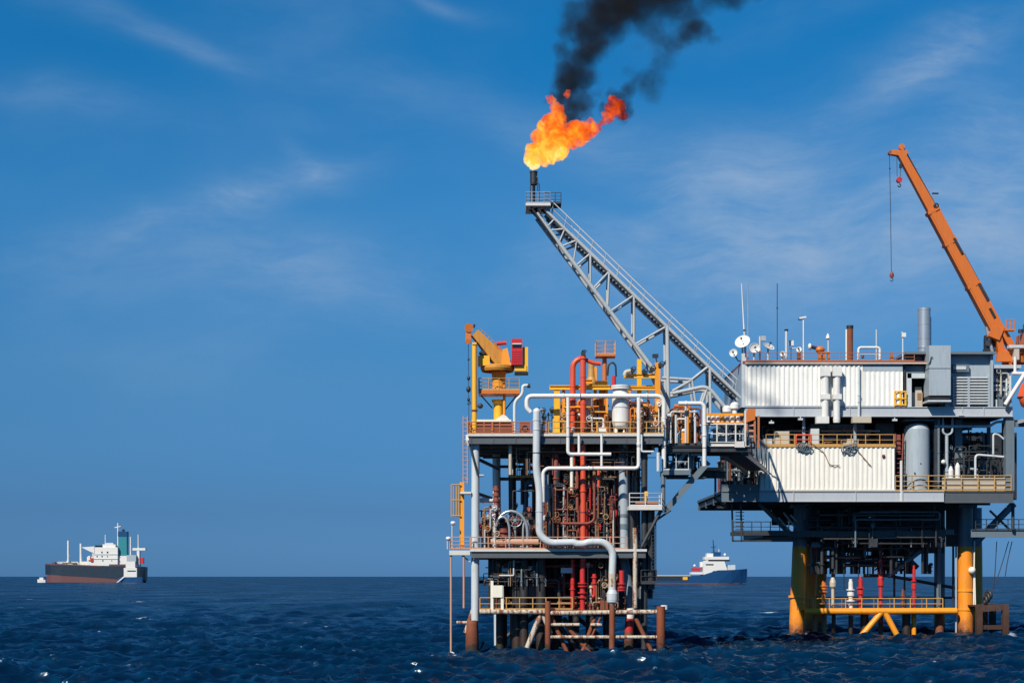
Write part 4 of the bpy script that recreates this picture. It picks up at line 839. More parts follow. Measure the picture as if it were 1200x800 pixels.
# rear span that runs back to the farther platform
ra, rb_ = Vector((21.2, 156, zb0)), Vector((28.6, 186.8, zb0)); rs = Vector((1.1, -.26, 0))
MB().beam(ra-Vector((0, 0, .2)), rb_-Vector((0, 0, .2)), 2.3, .25).build('rear_floor', 'dark', bg_)
for s in (-1, 1):
    m = MB(); p, q = ra+rs*s, rb_+rs*s; U = Vector((0, 0, 2.4))
    m.beam(p-Vector((0, 0, .5)), q-Vector((0, 0, .5)), .25, .4); m.beam(p+U, q+U, .2, .2)
    for k in range(11): m.beam(p.lerp(q, k/10), p.lerp(q, k/10)+U, .14, .14)
    for k in range(10): m.beam(p.lerp(q, k/10)+(U if k % 2 else U*0), p.lerp(q, (k+1)/10)+(U*0 if k % 2 else U), .12, .12)
    m.build('side_truss', 'blue_grey', bg_)
st = thing('bridge_stair', 'rust orange stair with plank treads at the far end of the bridge', 'stairs', (X(880, 158), 158, zb0))
MB().prism([(X(868, 157), Z(497, 157)), (X(876, 157), Z(479, 157)), (X(885, 157), Z(479, 157)), (X(884, 157), Z(492, 157))], 156.6, 156.8).build('side_plate', 'orange', st)
for px in (874.5, 884, 888.5): MB().box(X(px, 157)-.09, X(px, 157)+.09, 156.7, 156.9, Z(525, 157), Z(487, 157)).build('post', 'railrust', st)
q = MB().box(X(874, 157), X(885, 157), 156.9, 157.6, Z(499, 157), Z(497, 157)); many(st, 'tread', q, (0, 0, 0), [(0, 0, -i*.55) for i in range(1, 5)], 'pinkrail')
def lantern(px, py, lb, base):
    t = thing('canister', lb, 'canister', (X(px, 153), 153.6, base)); MB().lathe([(.25, 0), (.25, .5), (.45, .6), (.45, 1.0), (.25, 1.2), (0, 1.25)], (X(px, 153), 153.6, base), UZ, 12).build('body', 'white', t)
lantern(862, 472, 'white capped canister at the foot of the flare boom stair', Z(484, 152)); lantern(853, 482, 'squat white canister left of the boom stair foot', Z(488, 152))
tangle('pipe_bay', 'orange scaffold pipes at the left end of the bridge', X(783, 152), X(823, 152), 152.4, 156, zb0, Z(473, 152), ['orange', 'amber', 'rust', 'white', 'pale', 'orange', 'brown'], 34, seed=21, valves=5, boxes=3)
tangle('pipe_bay', 'dark valves and pale pipes seen through the bridge rail', X(832, 152), X(870, 152), 154, 155.6, zb0, Z(499, 152), ['dark', 'pale', 'grey', 'white', 'black'], 14, seed=22, rr=(.06, .13), boxes=4)
for px in (792, 803.5, 814.5, 806): MB().cyl((X(px, 152), 151.9, zb0), (X(px, 152), 151.9, Z(475+abs(px-803), 152)), .11, 8).build('standpipe', 'pale' if px != 806 else 'amber', bg_)
# hung stairway and lower frame under the bridge's left end
un = thing('hung_walkway', 'dark walkway hung below the left end of the bridge with a pale handrail', 'walkway', (X(795, 152), 153, Z(553, 152)))
MB().box(X(777, 152), X(809, 152), 152, 155, Z(556, 152), Z(550.5, 152)).build('floor', 'blue_grey', un)
railing(un, [(X(778, 152), 152.1, Z(550.5, 152)), (X(807, 152), 152.1, Z(550.5, 152))], 'pale', 1.6, 1.0, (.8,), .04)
MB().beam(P(784, 550, 153), P(806, 521, 153), .2, .5).build('stair_stringer', 'dark', un); MB().beam(P(788, 551, 152.4), P(810, 521, 152.4), .12, .35).build('stair_stringer', 'blue_grey', un)
for px, r in ((779, .2), (793, .16), (808, .22)): MB().cyl(P(px, 508, 153.2), P(px, 553, 153.2), r, 8).build('hanger', 'blue_grey', un)
MB().box(X(784, 152), X(829, 152), 153, 155, Z(559, 152), Z(557.5, 152)).build('lower_plate', 'dark', un)
MB().beam(P(779, 599, 153), P(830, 541, 153), .5, .55).build('big_brace', 'blue_grey', un)
MB().cyl(P(777, 552, 152.6), P(777, 600, 152.6), .22, 10).build('hanger', 'blue_grey', un); MB().cyl(P(810, 532, 153), P(822, 532, 153), .12, 8).build('spreader', 'pale', un)
hb = thing('side_gantry', 'pinkish gantry plate with dark drop frame at the right end of the bridge underside', 'walkway', (X(832, 158), 158, Z(549, 158)))
MB().box(X(821, 156), X(846, 156), 155.8, 158, Z(551, 156), Z(547.5, 156)).build('plate', 'pinkrail', hb)
MB().tube([P(838.5, 552, 156), P(838.5, 586, 156), P(850, 590, 156)], .09, 8, .4).build('frame_pipe', 'dark', hb)
MB().ibeam(P(818, 556, 156.5), P(850, 556, 156.5), .4, .7).build('girder', 'dark', hb)

# ================================================================ PRODUCTION PLATFORM (the farther one)
G0, G1 = 187.0, 212.0
zR, zU, zD, zC, zW = Z(426, G0), Z(476, G0), Z(574.5, G0), Z(523, G0), Z(713, G0)
pp = thing('production_platform', 'farther offshore platform on yellow legs carrying white clad modules', 'oil platform', (X(1030, G0), 199, 0))
GX = lambda p: X(p, G0)
deck(pp, GX(846), GX(1189), G0+1.2, G1, zD-.01, 'girder', 'girder', 1.0, .3, 15, 4)
MB().box(GX(846), GX(890), G0+.25, G0+.45, zD-1.3, zD+.75).build('edge_girder', 'blue_grey', pp)  # panel darkened too: the shadow lying here is put into its paint
MB().ibeam((GX(846), G0+.16, zD-.68), (GX(889.8), G0+.16, zD-.68), .3, 1.25, .09).build('edge_girder', 'blue_grey', pp); eg = MB().ibeam((GX(890), G0+.16, zD-.68), (GX(1106.5), G0+.16, zD-.68), .3, 1.25, .09).build('edge_girder', 'girder2', pp)  # left end's blue grey is the cast shadow painted onto the same girder
many(eg, 'stiffener', MB().box(GX(930)-.04, GX(930)+.04, G0+.02, G0+.14, zD-1.2, zD-.15), (GX(930), 0, 0), [(GX(p), 0, 0) for p in (1003, 1058)], 'girder2')
MB().ibeam((GX(1107.5), G0+.5, zD-.75), (GX(1189), G0+.5, zD-.75), .3, 1.35, .09).build('edge_girder', 'girder', pp)
deck(pp, GX(873), GX(1189), G0+1.2, G1, zU-.01, 'girder', 'girder', .9, .3, 14, 4)
eg = MB().ibeam((GX(873), G0+.16, zU-.62), (GX(1187), G0+.16, zU-.62), .3, 1.15, .09).build('edge_girder', 'girder2', pp)
many(eg, 'stiffener', MB().box(GX(930)-.04, GX(930)+.04, G0+.02, G0+.14, zU-1.1, zU-.14), (GX(930), 0, 0), [(GX(p), 0, 0) for p in (996, 1128, 1153)], 'girder2')
MB().prism([(GX(873), zU-.06), (GX(880), zU-1.2), (GX(886), zU-1.2), (GX(886), zU-.06)], G0+.32, G1).build('end_gusset', 'girder2', pp)
# columns, upper storey
for px, w, y, mat in ((1185, 1.0, G0+.9, 'blue_grey'), (1192, .9, G0+4, 'blue_grey'), (1132, .9, G0+3.5, 'blue_grey'), (944, .3, G0+1.2, 'grey'), (1004, .3, G0+1.0, 'grey'), (851, .9, G0+1.5, 'dark'), (890, .8, G0+5, 'dark'), (1100, .35, G0+1.4, 'dark')):
    MB().box(GX(px)-w/2, GX(px)+w/2, y-w/2, y+w/2, zD, zU-1.2).build('column', mat, pp)
# legs
GL = G0+6.5
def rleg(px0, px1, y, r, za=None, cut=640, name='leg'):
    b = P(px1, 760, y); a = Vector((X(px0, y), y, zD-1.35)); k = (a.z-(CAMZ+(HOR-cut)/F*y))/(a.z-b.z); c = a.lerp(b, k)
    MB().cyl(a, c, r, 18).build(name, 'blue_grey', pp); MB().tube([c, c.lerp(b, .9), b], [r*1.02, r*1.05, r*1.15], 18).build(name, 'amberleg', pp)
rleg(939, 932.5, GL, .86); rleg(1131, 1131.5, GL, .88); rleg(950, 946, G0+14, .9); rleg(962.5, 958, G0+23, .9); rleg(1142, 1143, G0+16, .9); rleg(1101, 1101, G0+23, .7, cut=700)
for px in (938, 1131.5): MB().box(X(px, GL)-1.1, X(px, GL)+1.1, GL-1.1, GL+1.1, zD-1.75, zD-1.36).build('leg_cap', 'blue_grey', pp)
for px, py, lb in ((1131.5, 715, 0), (1131.5, 693, 0), (933.5, 700, 0)): MB().lathe([(.88, 0), (1.0, .03), (1.0, .25), (.88, .28)], P(px, py, GL), UZ, 18).build('clamp', 'amber', pp)
for px, py, dx in ((1141, 668, 0), (1143, 700, 0)): MB().cyl(P(1142, py-35, GL-.7), P(px, 708, GL-.7), .09, 8).build('leg_pipe', 'cream', pp)
MB().ball(P(1139, 668, GL-1), .45, 10, 8).build('leg_float', 'cream', pp)
MB().cyl(P(1120.5, 640, GL-.3), P(1120.5, 752, GL-.3), .12, 8).build('leg_pipe', 'grey', pp)
def rb(a, b, r=.3, mat='blue_grey', name='brace'): return MB().cyl(a, b, r, 10).build(name, mat, pp)
y = GL
rb(P(890, 589, y), P(933, 632, y), .32); rb(P(1188, 590, y), P(1139, 640, y), .42); rb(P(945, 625, y), P(1120, 625, y), .35, 'dark'); rb(P(975, 560, G0+20), P(940, 630, G0+14), .2)
for a, b in (((912, 606), (932, 630)), ((918, 600), (932, 618)), ((926, 603), (934, 611))): rb(P(*a, G0+6), P(*b, G0+6), .13, 'pale')
rb(P(1035, 625, G0+18), P(1075, 665, G0+18), .35, 'dark'); rb(P(1085, 640, G0+8), P(1040, 675, G0+8), .32, 'blue_grey'); rb(P(1055, 640, G0+9), P(1025, 668, G0+9), .1, 'dark'); rb(P(1065, 640, G0+9), P(1035, 668, G0+9), .1, 'dark')
rb(P(1040, 674, G0+8), P(1128, 690, G0+12), .2, 'dark'); rb(P(1012, 674, G0+8), P(1045, 674, G0+8), .22, 'dark'); rb(P(945, 700, G0+14), P(1128, 700, G0+14), .15, 'dark')
# mezzanine below the main deck, its pipes and boxes
mz = MB().box(GX(900), GX(1118), G0+4, G0+20, Z(629, G0+4), Z(622, G0+4)).build('mezzanine', 'dark', pp)
MB().ibeam(P(1026, 623, G0+6), P(1118, 623, G0+6), .3, .6).build('girder', 'blue_grey', pp)
MB().tube([P(1030, 631, G0+7), P(1093, 631, G0+7), P(1103, 641, G0+7)], .17, 10, .4).build('level_pipe', 'grey', pp)
for px, a, b, r, mat in ((976.5, 612, 690, .25, 'blue_grey'), (976.5, 690, 716, .22, 'cream'), (1025, 596, 640, .22, 'blue_grey'), (1032, 590, 672, .2, 'blue_grey'), (1100, 636, 748, .3, 'blue_grey'), (1117, 640, 712, .14, 'dark'), (1010, 640, 660, .2, 'dark'), (1048, 632, 700, .14, 'dark'), (1060, 640, 712, .12, 'dark')):
    MB().cyl(P(px, a, G0+9), P(px, b, G0+9), r, 10).build('pipe', mat, pp)
# left hanging stage
hg = MB().box(GX(862), GX(930), G0+2, G0+4.5, Z(627, G0+2), Z(622.5, G0+2)).build('hung_stage', 'dark', pp)
MB().beam((GX(861), G0+2, Z(633.5, G0+2)), (GX(934), G0+2, Z(633.5, G0+2)), .2, .2).build('stage_rail', 'dark', pp)
railing(pp, [(GX(862), G0+2, Z(622.5, G0+2)), (GX(928), G0+2, Z(622.5, G0+2))], 'dark', 1.15, 1.05, (.55,), .05)
for a in (861.5, 872): MB().beam((GX(a), G0+2, Z(634, G0+2)), (GX(a)-.1, G0+2, zD-1.4), .2, .2).build('stage_hanger', 'dark', pp)
m = MB(); [m.cyl(P(862, 600+i*4, G0+2), P(872, 600+i*4, G0+2), .05, 5) for i in range(7)]; m.build('stage_rung', 'dark', pp)
MB().tube([P(838, 560, G0+1), P(838, 584, G0+1), P(850, 592, G0+1)], .1, 6, .4).build('corner_guard', 'dark', pp); MB().beam(P(840, 594, G0+1.5), P(852, 594, G0+1.5), .3, .25).build('corner_step', 'dark', pp)
zW = Z(713, G0+5.5)
# yellow walkway near the sea
MB().cyl(P(943, 716, G0+5.4), P(1121, 715.5, G0+5.4), .4, 14).build('walkway_beam', 'amber', pp)
MB().box(GX(944), GX(1120), G0+5.7, G0+8, zW-.35, zW-.2).build('walkway_grating', 'rust', pp)
railing(pp, [(GX(944), G0+5.6, zW), (GX(1120), G0+5.6, zW)], 'ochre', 1.25, 2.0, (.6,), .06, 0)
railing(pp, [(GX(944), G0+7.8, zW), (GX(1120), G0+7.8, zW)], 'brown', 1.25, 2.0, (.6,), .05, 0)
for a, b in (((1033, 717), (1005, 750)), ((1037, 717), (1054.5, 750))): rb(P(*a, G0+5.4), P(*b, G0+5.2), .36, 'amber')
rb(P(943, 716, G0+20), P(1121, 716, G0+20), .3, 'dark')
# conductors and red valves standing on the walkway
for px, mat, r in ((966, 'brown', .3), (977, 'dark', .25), (997, 'dark', .28), (1013, 'dark', .5), (1032, 'rust', .3), (1062, 'dark', .5), (1071, 'amber', .28), (1101, 'rust', .5), (955, 'brown', .3)):
    MB().cyl(P(px, 719, G0+7), P(px, 756, G0+7), r, 10).build('conductor', 'grimy' if mat == 'dark' else mat, pp)
tangle('pipe_bay', 'dark pipes and trusswork under the farther platform between its yellow legs', GX(965), GX(1115), G0+5, G0+16, Z(672, G0), zD-1.5, ['black', 'dark', 'dark', 'blue_grey', 'dark'], 46, seed=31, rr=(.1, .25), valves=6, boxes=0)
for px, a, b, mat, r, lb in ((997, 678, 713, 'white', .36, 'white capped well head standing on the yellow walkway rail'), (1008.5, 675, 712, 'red', .34, 'red valve body on the walkway between white well head and centre brace'),
        (1032, 640, 722, 'red', .3, 'tall red riser meeting the yellow V brace'), (1071, 662, 712, 'red', .24, 'slim bright red riser right of the centre on the yellow walkway'), (965.5, 680, 698, 'orange', .34, 'orange red valve head near the left yellow legs'), (1058, 690, 712, 'redbrown', .2, 'short red brown stub on the right half of the walkway')):
    y = G0+6.6; t = thing('well_head', lb, 'well head', P(px, b, y)); m = MB(); h_ = (P(px, a, y)-P(px, b, y)).z
    m.lathe([(r*.75, -.8), (r*.75, h_*.42), (r*1.2, h_*.44), (r*1.2, h_*.55), (r*.8, h_*.57), (r*.8, h_*.9), (r*.6, h_*.91), (r*.6, h_), (0, h_)], P(px, b, y), UZ, 12); m.build('body', mat, t)
    for k in (.25, .62): MB().lathe([(r*.8, 0), (r*1.5, .01), (r*1.5, .14), (r*.8, .15)], P(px, b, y)+Vector((0, 0, h_*k)), UZ, 12).build('flange', mat, t)
t = thing('well_head', 'cream bell topped pipe on the left part of the yellow walkway', 'well head', P(976.5, 713, G0+7)); MB().lathe([(.2, 0), (.2, 2.2), (.4, 2.5), (.4, 3.0), (.2, 3.6)], P(976, 711, G0+6.6), UZ, 12).build('body', 'beige', t)
for px in (989, 1006): pipe([P(px, 640, G0+6.8), P(px, 690, G0+6.8)], .07, 'black', ['thin black hanging rod left of the white well head', 'thin black hanging rod right of the white well head'][px > 1000], .1, [(P(px, 664, G0+6.8), UZ)], flr=4)
# boat landing and hanging ropes
bl = thing('boat_landing', 'dark brown timber boat landing at the foot of the farther platform', 'boat landing', (GX(1169), G0+3, 0))
for px, y in ((1184, G0+2), (1153, G0+2), (1168, G0+5), (1184, G0+7), (1153, G0+7)): MB().box(GX(px)-.35, GX(px)+.35, y-.35, y+.35, -1.5, Z(708 if px > 1180 else 714, G0)).build('pile', 'darkrust', bl)
for y in (G0+2, G0+7): MB().beam((GX(1149), y, Z(714, G0)), (GX(1186), y, Z(711, G0)), .5, .7).build('cross_beam', 'darkrust', bl)
MB().beam((GX(1153), G0+2.1, 1.2), (GX(1184), G0+2.1, 1.2), .4, .5).build('cross_beam', 'darkrust', bl)
for k in range(6): MB().box(GX(1150)+k*.62, GX(1150)+k*.62+.5, G0+1.8, G0+7.2, Z(710.8, G0), Z(709, G0)).build('plank', 'darkrust', bl)
t = thing('tyre_fender', 'black bundle of tyres on the left end of the boat landing', 'tyre', P(1156, 709, G0+3)); [MB().torus(P(1155+k*1.5, 703-k*3, G0+3+k*.4), .45, .2, (1, .3*k, 0), 14, 8).build('tyre', 'black', t) for k in range(3)]
for i, (a, b, c) in enumerate((((1168, 634), (1166, 672), (1164, 690)), ((1182, 634), (1172, 668), (1162, 695)), ((1186, 634), (1180, 660), (1178, 675)))):
    pipe([P(*a, G0+4), P(*b, G0+4), P(*c, G0+4)], .05, 'black', ['straight thin rope hanging over the boat landing, leftmost of three', 'long slack rope sweeping down toward the boat landing', 'shortest rope hanging over the boat landing at the right'][i], 1.5, name='rope', cat='rope')
MB().ibeam((GX(1145), G0+2.5, Z(624, G0)), (GX(1215), G0+2.5, Z(624, G0)), .4, .9).build('side_stage', 'blue_grey', pp)
railing(pp, [(GX(1150), G0+2.3, Z(619.5, G0)), (GX(1214), G0+2.3, Z(619.5, G0))], 'dark', 1.2, 1.3, (.6,), .05)
rb(P(1160, 598, G0+4), P(1185, 622, G0+4), .14, 'dark'); rb(P(1187, 590, G0+2), P(1187, 620, G0+2), .2, 'dark')
# rails on the main deck
railing(pp, [(GX(1050), G0+.3, zD), (GX(1186), G0+.3, zD)], 'ochre', 1.75, 1.9, (.55, 1.1), .065)
MB().box(GX(1106), GX(1187), G0+.7, G0+.8, zD, zD+1.55).build('wind_screen', 'beige', pp)
MB().cyl((GX(1056.5), G0+.15, zD-1.3), (GX(1056.5), G0+.15, zD+3.5), .16, 8).build('standpipe', 'railwhite', pp)

# ---- white clad modules
def cladding(parent, x0, x1, y, z0, z1, mat, pitch=.56, d=.10, name='wall'):
    n = max(1, round((x1-x0)/pitch)); p = (x1-x0)/n; pts = []
    for i in range(n): a = x0+i*p; pts += [(a, 0), (a+p*.36, 0), (a+p*.5, d), (a+p*.86, d)]
    pts.append((x1, 0)); m = MB(); v = [(a, y+b, z) for z in (z0, z1) for a, b in pts]; k = len(pts)
    m.add(v, [(i, i+1, k+i+1, k+i) for i in range(k-1)]); m.box(x0, x1, y+d+.002, y+d+.1, z0, z1)
    return m.build(name, mat, parent)
um = thing('upper_module', 'white ribbed upper module with a rust brown roof edge, on the farther platform', 'module', (GX(965), G0+8, zU))
for a, b in ((873.3, 961), (961.4, 1011), (1011.4, 1058)):
    cladding(um, GX(a), GX(b), G0+.02, zU+.12, zR-(.12 if a < 1011 else .9), 'clad')
MB().box(GX(1011.4), GX(1058), G0+.1, G0+.3, zR-.9, zR-.02).build('painted_roof_shade', 'grey', um)  # grey strip below the roof lip: the lip's shadow put into colour
MB().box(GX(869.3), GX(873), G0-.05, G0+.6, zU-.1, zR+1.2).build('corner_post', 'pale', um)
MB().box(GX(870), GX(1058.5), G0+.32, G0+16, zU+.02, zR-.02).build('body', 'grey', um)
MB().box(GX(1058.6), GX(1062), G0+.4, G0+4, zU, zR).build('end_post', 'black', um)
rf = MB().box(GX(870), GX(1112), G0-.12, G0+16.2, zR, zR+.3).build('roof', 'redbrown', um)
MB().box(GX(873), GX(1112), G0-.18, G0-.125, zR-.05, zR+.14).build('gutter', 'beige', rf)
MB().box(GX(873), GX(1060), G0+.01, G0+.3, zU, zU+.115).build('base_trim', 'pale', um)
railing(um, [(GX(875), G0+.2, zR+.3), (GX(1072), G0+.2, zR+.3)], 'railrust', 1.0, 2.2, (.5,), .035, .15)
MB().box(GX(896), GX(960), G0+8, G0+12, zR+.3, zR+1.25).build('roof_house', 'beige', um); MB().box(GX(975), GX(992), G0+6, G0+9, zR+.3, zR+1.0).build('roof_house', 'cream', um)
lm = thing('lower_module', 'cream ribbed lower module with rust stained top edge, above the lower girder', 'module', (GX(969), G0+4, zD))
cladding(lm, GX(891), GX(1003), G0+.02, zD+.16, zC-.06, 'clad2'); cladding(lm, GX(1003.4), GX(1048), G0+.02, zD+.16, zC-.06, 'clad2')
MB().box(GX(890), GX(1049), G0+.14, G0+9, zD+.01, zC-.07).build('body', 'grey', lm)
MB().box(GX(889.5), GX(1049.5), G0-.05, G0+9.1, zC-.06, zC+.16).build('roof', 'ochre', lm); MB().box(GX(890), GX(1049), G0-.02, G0+.12, zD, zD+.15).build('base_trim', 'cream', lm)
railing(lm, [(GX(898), G0+.15, zC+.16), (GX(1048), G0+.15, zC+.16)], 'ochre', 1.25, 1.75, (.62,), .05, .15)
m = MB(); m.tube([P(948, 517, G0-.1), P(966, 530, G0-.1), P(972, 545, G0-.1), P(984, 545, G0-.1)], .05, 6, .5); m.build('hanging_cable', 'brown', lm); MB().tube([P(1002, 524, G0-.1), P(1018, 543, G0-.1), P(1021, 546, G0-.1)], .05, 6, .5).build('hanging_cable', 'brown', lm)
for i, (px, py) in enumerate(((942, 526), (995, 526))):
    t = thing('hose_bundle', ['tangled grey hoses over the cream module edge, left bundle', 'tangled grey hoses over the cream module edge, right bundle'][i], 'hose', P(px, py+3, G0-.2))
    for k in range(5): MB().torus(P(px-5+k*2.6, py+rnd.uniform(-3, 2), G0-.25), .42, .07, (.5*rnd.uniform(-1, 1), 1, .3), 12, 6).build('coil', 'blue_grey', t)
MB().ball(P(1035.5, 534, G0-.05), .2, 8, 6).build('rusted_boss', 'rust', lm)
# things on the lower module's roof
def rbox(name, lb, x0, x1, ya, yb_, py, mat, base=zC+.16, y=G0+1.2, cat='box', dep=1.2):
    t = thing(name, lb, cat, ((X(x0, y)+X(x1, y))/2, y, base)); MB().box(X(x0, y), X(x1, y), y, y+dep, base, Z(py, y)).build('body', mat, t)
    MB().box(X(x0, y)+.08, X(x1, y)-.08, y-.03, y-.004, base+(Z(py, y)-base)*.12, base+(Z(py, y)-base)*.9).build('door', mat, t); return t
rbox('cabinet', 'tall beige cabinet on the cream module roof near its left end', 908.5, 925, 0, 0, 505, 'beige')
rbox('cabinet', 'pale upright cabinet on the cream module roof left of the grey boxes', 950, 960, 0, 0, 502, 'pale')
rbox('air_handler', 'wide grey machine housing in the shade between the two modules, left one', 951, 970, 0, 0, 496, 'blue_grey', y=G0+4, dep=3)
rbox('air_handler', 'widest grey machine housing in the shade under the white duct elbows', 970, 1013, 0, 0, 497, 'blue_grey', y=G0+3.5, dep=3)
rbox('air_handler', 'dark slatted machine housing under the upper deck right of the wide grey housing', 1026, 1048, 0, 0, 496, 'dark', y=G0+3.5, dep=3)
rbox('locker', 'low cream locker with a rail around it on the cream module roof', 988, 1006, 0, 0, 514, 'beige')
rbox('locker', 'small white crate on the cream module roof behind the left corner', 895, 905, 0, 0, 514, 'pale')
t = thing('hose_stand', 'red orange pipe stand over the left hose bundle', 'stand', P(942, 523, G0+.1)); MB().tube([(GX(933), G0+.1, zC+.2), P(933, 509.5, G0+.1), P(950.5, 509.5, G0+.1), (GX(950.5), G0+.1, zC+.2)], .11, 8, .15).build('frame', 'vermilion', t); MB().cyl(P(933, 515, G0+.1), P(950, 515, G0+.1), .07, 6).build('cross_bar', 'vermilion', t)
t = thing('access_ladder', 'dark rust ladder between cream module and grey tank', 'ladder', (GX(1053), G0+1, zD))
for px in (1049.5, 1058.5): MB().cyl((GX(px), G0+1, zD), P(px, 508, G0+1), .1, 6).build('stringer', 'redbrown', t)
q = MB().cyl((GX(1049.5), G0+1, zD+.5), (GX(1058.5), G0+1, zD+.5), .06, 6); many(t, 'rung', q, (0, 0, 0), [(0, 0, .55*i) for i in range(1, 11)], 'redbrown'); MB().box(GX(1050), GX(1058), G0+1.1, G0+1.2, Z(529, G0), Z(508, G0)).build('back_plate', 'redbrown', t)
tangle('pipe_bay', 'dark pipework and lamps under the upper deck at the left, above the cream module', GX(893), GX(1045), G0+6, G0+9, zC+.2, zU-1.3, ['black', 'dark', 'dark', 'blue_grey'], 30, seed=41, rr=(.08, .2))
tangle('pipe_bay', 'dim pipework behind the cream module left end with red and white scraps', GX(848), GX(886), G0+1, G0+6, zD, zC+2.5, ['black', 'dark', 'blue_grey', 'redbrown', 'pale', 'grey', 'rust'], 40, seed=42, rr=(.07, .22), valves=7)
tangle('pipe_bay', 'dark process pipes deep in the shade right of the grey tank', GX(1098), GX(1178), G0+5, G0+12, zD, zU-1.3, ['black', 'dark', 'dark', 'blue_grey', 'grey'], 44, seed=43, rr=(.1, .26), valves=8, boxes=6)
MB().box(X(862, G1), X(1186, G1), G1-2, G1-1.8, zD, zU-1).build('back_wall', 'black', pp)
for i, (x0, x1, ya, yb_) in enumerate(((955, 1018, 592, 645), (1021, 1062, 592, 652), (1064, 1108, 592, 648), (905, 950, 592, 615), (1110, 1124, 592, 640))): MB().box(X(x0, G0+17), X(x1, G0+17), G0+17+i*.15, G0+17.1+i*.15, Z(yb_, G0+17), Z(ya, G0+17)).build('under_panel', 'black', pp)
for px in (900, 965, 1052, 1158): 
    pass
# grey tank
gt = thing('surge_tank', 'large pale blue grey upright tank on the main deck right of the cream module', 'tank', (GX(1080), G0+2.2, zD))
MB().lathe([(1.5, 0), (1.5, 7.3), (1.3, 7.75), (.8, 8.0), (0, 8.1)], (GX(1080), G0+2.2, zD), UZ, 32).build('shell', 'grey', gt)
for px, py in ((1079, 543), (1072, 554)): MB().ball(P(px, py, G0+.72), .1, 6, 5).build('nozzle', 'dark', gt)
MB().torus(P(1081, 569, G0+.66), .75, .05, (0, 1, 0), 14, 6, 0, math.pi).build('handrail_hoop', 'dark', gt); MB().box(GX(1063), GX(1098), G0+1, G0+3, Z(491.6, G0), Z(490.2, G0)).build('top_plate', 'blue_grey', gt)
for lb, pts, r, mat in (('U shaped grey pipe hanging from the upper deck right of the tank', [(1105, 488), (1105, 507), (1110, 510), (1116, 507), (1116, 488)], .13, 'grey'), ('grey pipe dropping from the U pipe to the main deck', [(1109.5, 510), (1109.5, 572)], .2, 'grey'),
        ('slim grey standpipe just right of the tank', [(1100, 490), (1100, 572)], .16, 'blue_grey'), ('long grey level pipe under the upper deck with a rising kink', [(1095, 499.5), (1160, 499.5), (1167, 494), (1187, 494)], .16, 'grey'),
        ('pale rounded pipe hoop over the wind screen', [(1143, 572), (1143, 532.5), (1186, 536), (1186, 572)], .14, 'pale'), ('thin pale elbow pipe deep under the upper deck at right', [(1164, 532), (1164, 508), (1170, 509), (1177, 515)], .12, 'pale')):
    pipe([P(a, b, G0+1.3) for a, b in pts], r, mat, lb, .5)
for px, py, lb in ((1117.5, 545, 'white gas bottle behind the rail, left of the pair'), (1125.5, 541, 'white gas bottle behind the rail, right and taller of the pair')):
    t = thing('gas_bottle', lb, 'gas bottle', (GX(px), G0+1.2, zD), 'gas bottles'); MB().lathe([(0, 0), (.3, .01), (.3, Z(py, G0)-zD-.5), (.15, Z(py, G0)-zD-.15), (.1, Z(py, G0)-zD)], (GX(px), G0+1.2, zD), UZ, 14).build('shell', 'white', t); MB().cyl((GX(px), G0+1.2, Z(py, G0)), (GX(px), G0+1.2, Z(py-3, G0)), .12, 8).build('valve', 'dark', t)
t = thing('float_lamp', 'round white lamp on the pipe right of the grey tank', 'lamp', P(1105.5, 541, G0+1)); MB().ball(P(1105.5, 541, G0+.9), .27, 10, 8).build('globe', 'white', t)
# white ducts on the upper module
for px, lb in ((967, 'left white exhaust duct on the white module, ending in a sideways elbow'), (980.5, 'right white exhaust duct on the white module, running straight down')):
    y = G0-.55; t = thing('wall_duct', lb, 'duct', P(px, 496, y)); w = .95
    MB().box(X(px, y)-w/2*1.1, X(px, y)+w/2*1.1, y-.5, y+.48, Z(441, y), Z(430, y)).build('hood', 'white', t); MB().cyl(P(px, 441, y), P(px, 462, y), .42, 16).build('duct', 'white', t)
    MB().box(X(px, y)-w/2*1.05, X(px, y)+w/2*1.05, y-.46, y+.46, Z(468, y), Z(462, y)).build('joint', 'white', t)
    MB().cyl(P(px, 468, y), P(px, 495, y), .40, 16).build('duct', 'white', t)
    if px < 970: MB().box(X(956, y), X(970.8, y), y-.42, y+.42, Z(496, y), Z(488, y)).build('elbow', 'white', t)
    else: MB().lathe([(.38, 0), (.42, .02), (.42, .3), (.38, .32)], P(px, 493, y), UZ, 16).build('collar', 'white', t)
pipe([P(1006.5, 430, G0-.2), P(1006.5, 490, G0-.2)], .15, 'pale', 'thin grey downpipe on the white module right of the ducts', .1, [(P(1006.5, 463, G0-.2), UZ)], flr=1.4)
t = thing('cable_box', 'long beige box under the upper girder at the foot of the downpipe', 'box', P(1009, 496, G0-.2)); MB().box(GX(998), GX(1020), G0-.5, G0+.3, Z(495.5, G0), Z(488.2, G0)).build('body', 'beige', t)
# small electric lamps under decks
for i, (px, py) in enumerate(((904, 495), (938, 491), (1048.5, 492), (1126.5, 486))):
    t = thing('bulkhead_lamp', 'small pale lamp under the upper girder, '+('farthest left', 'above the beige cabinet', 'left of the grey tank', 'below the louvres')[i], 'lamp', P(px, py, G0-.1)); MB().cbox(P(px, py, G0-.1), (.55, .3, .22)).build('body', 'pale', t); MB().cyl(P(px, py, G0), P(px, py-3, G0), .06, 6).build('arm', 'pale', t)

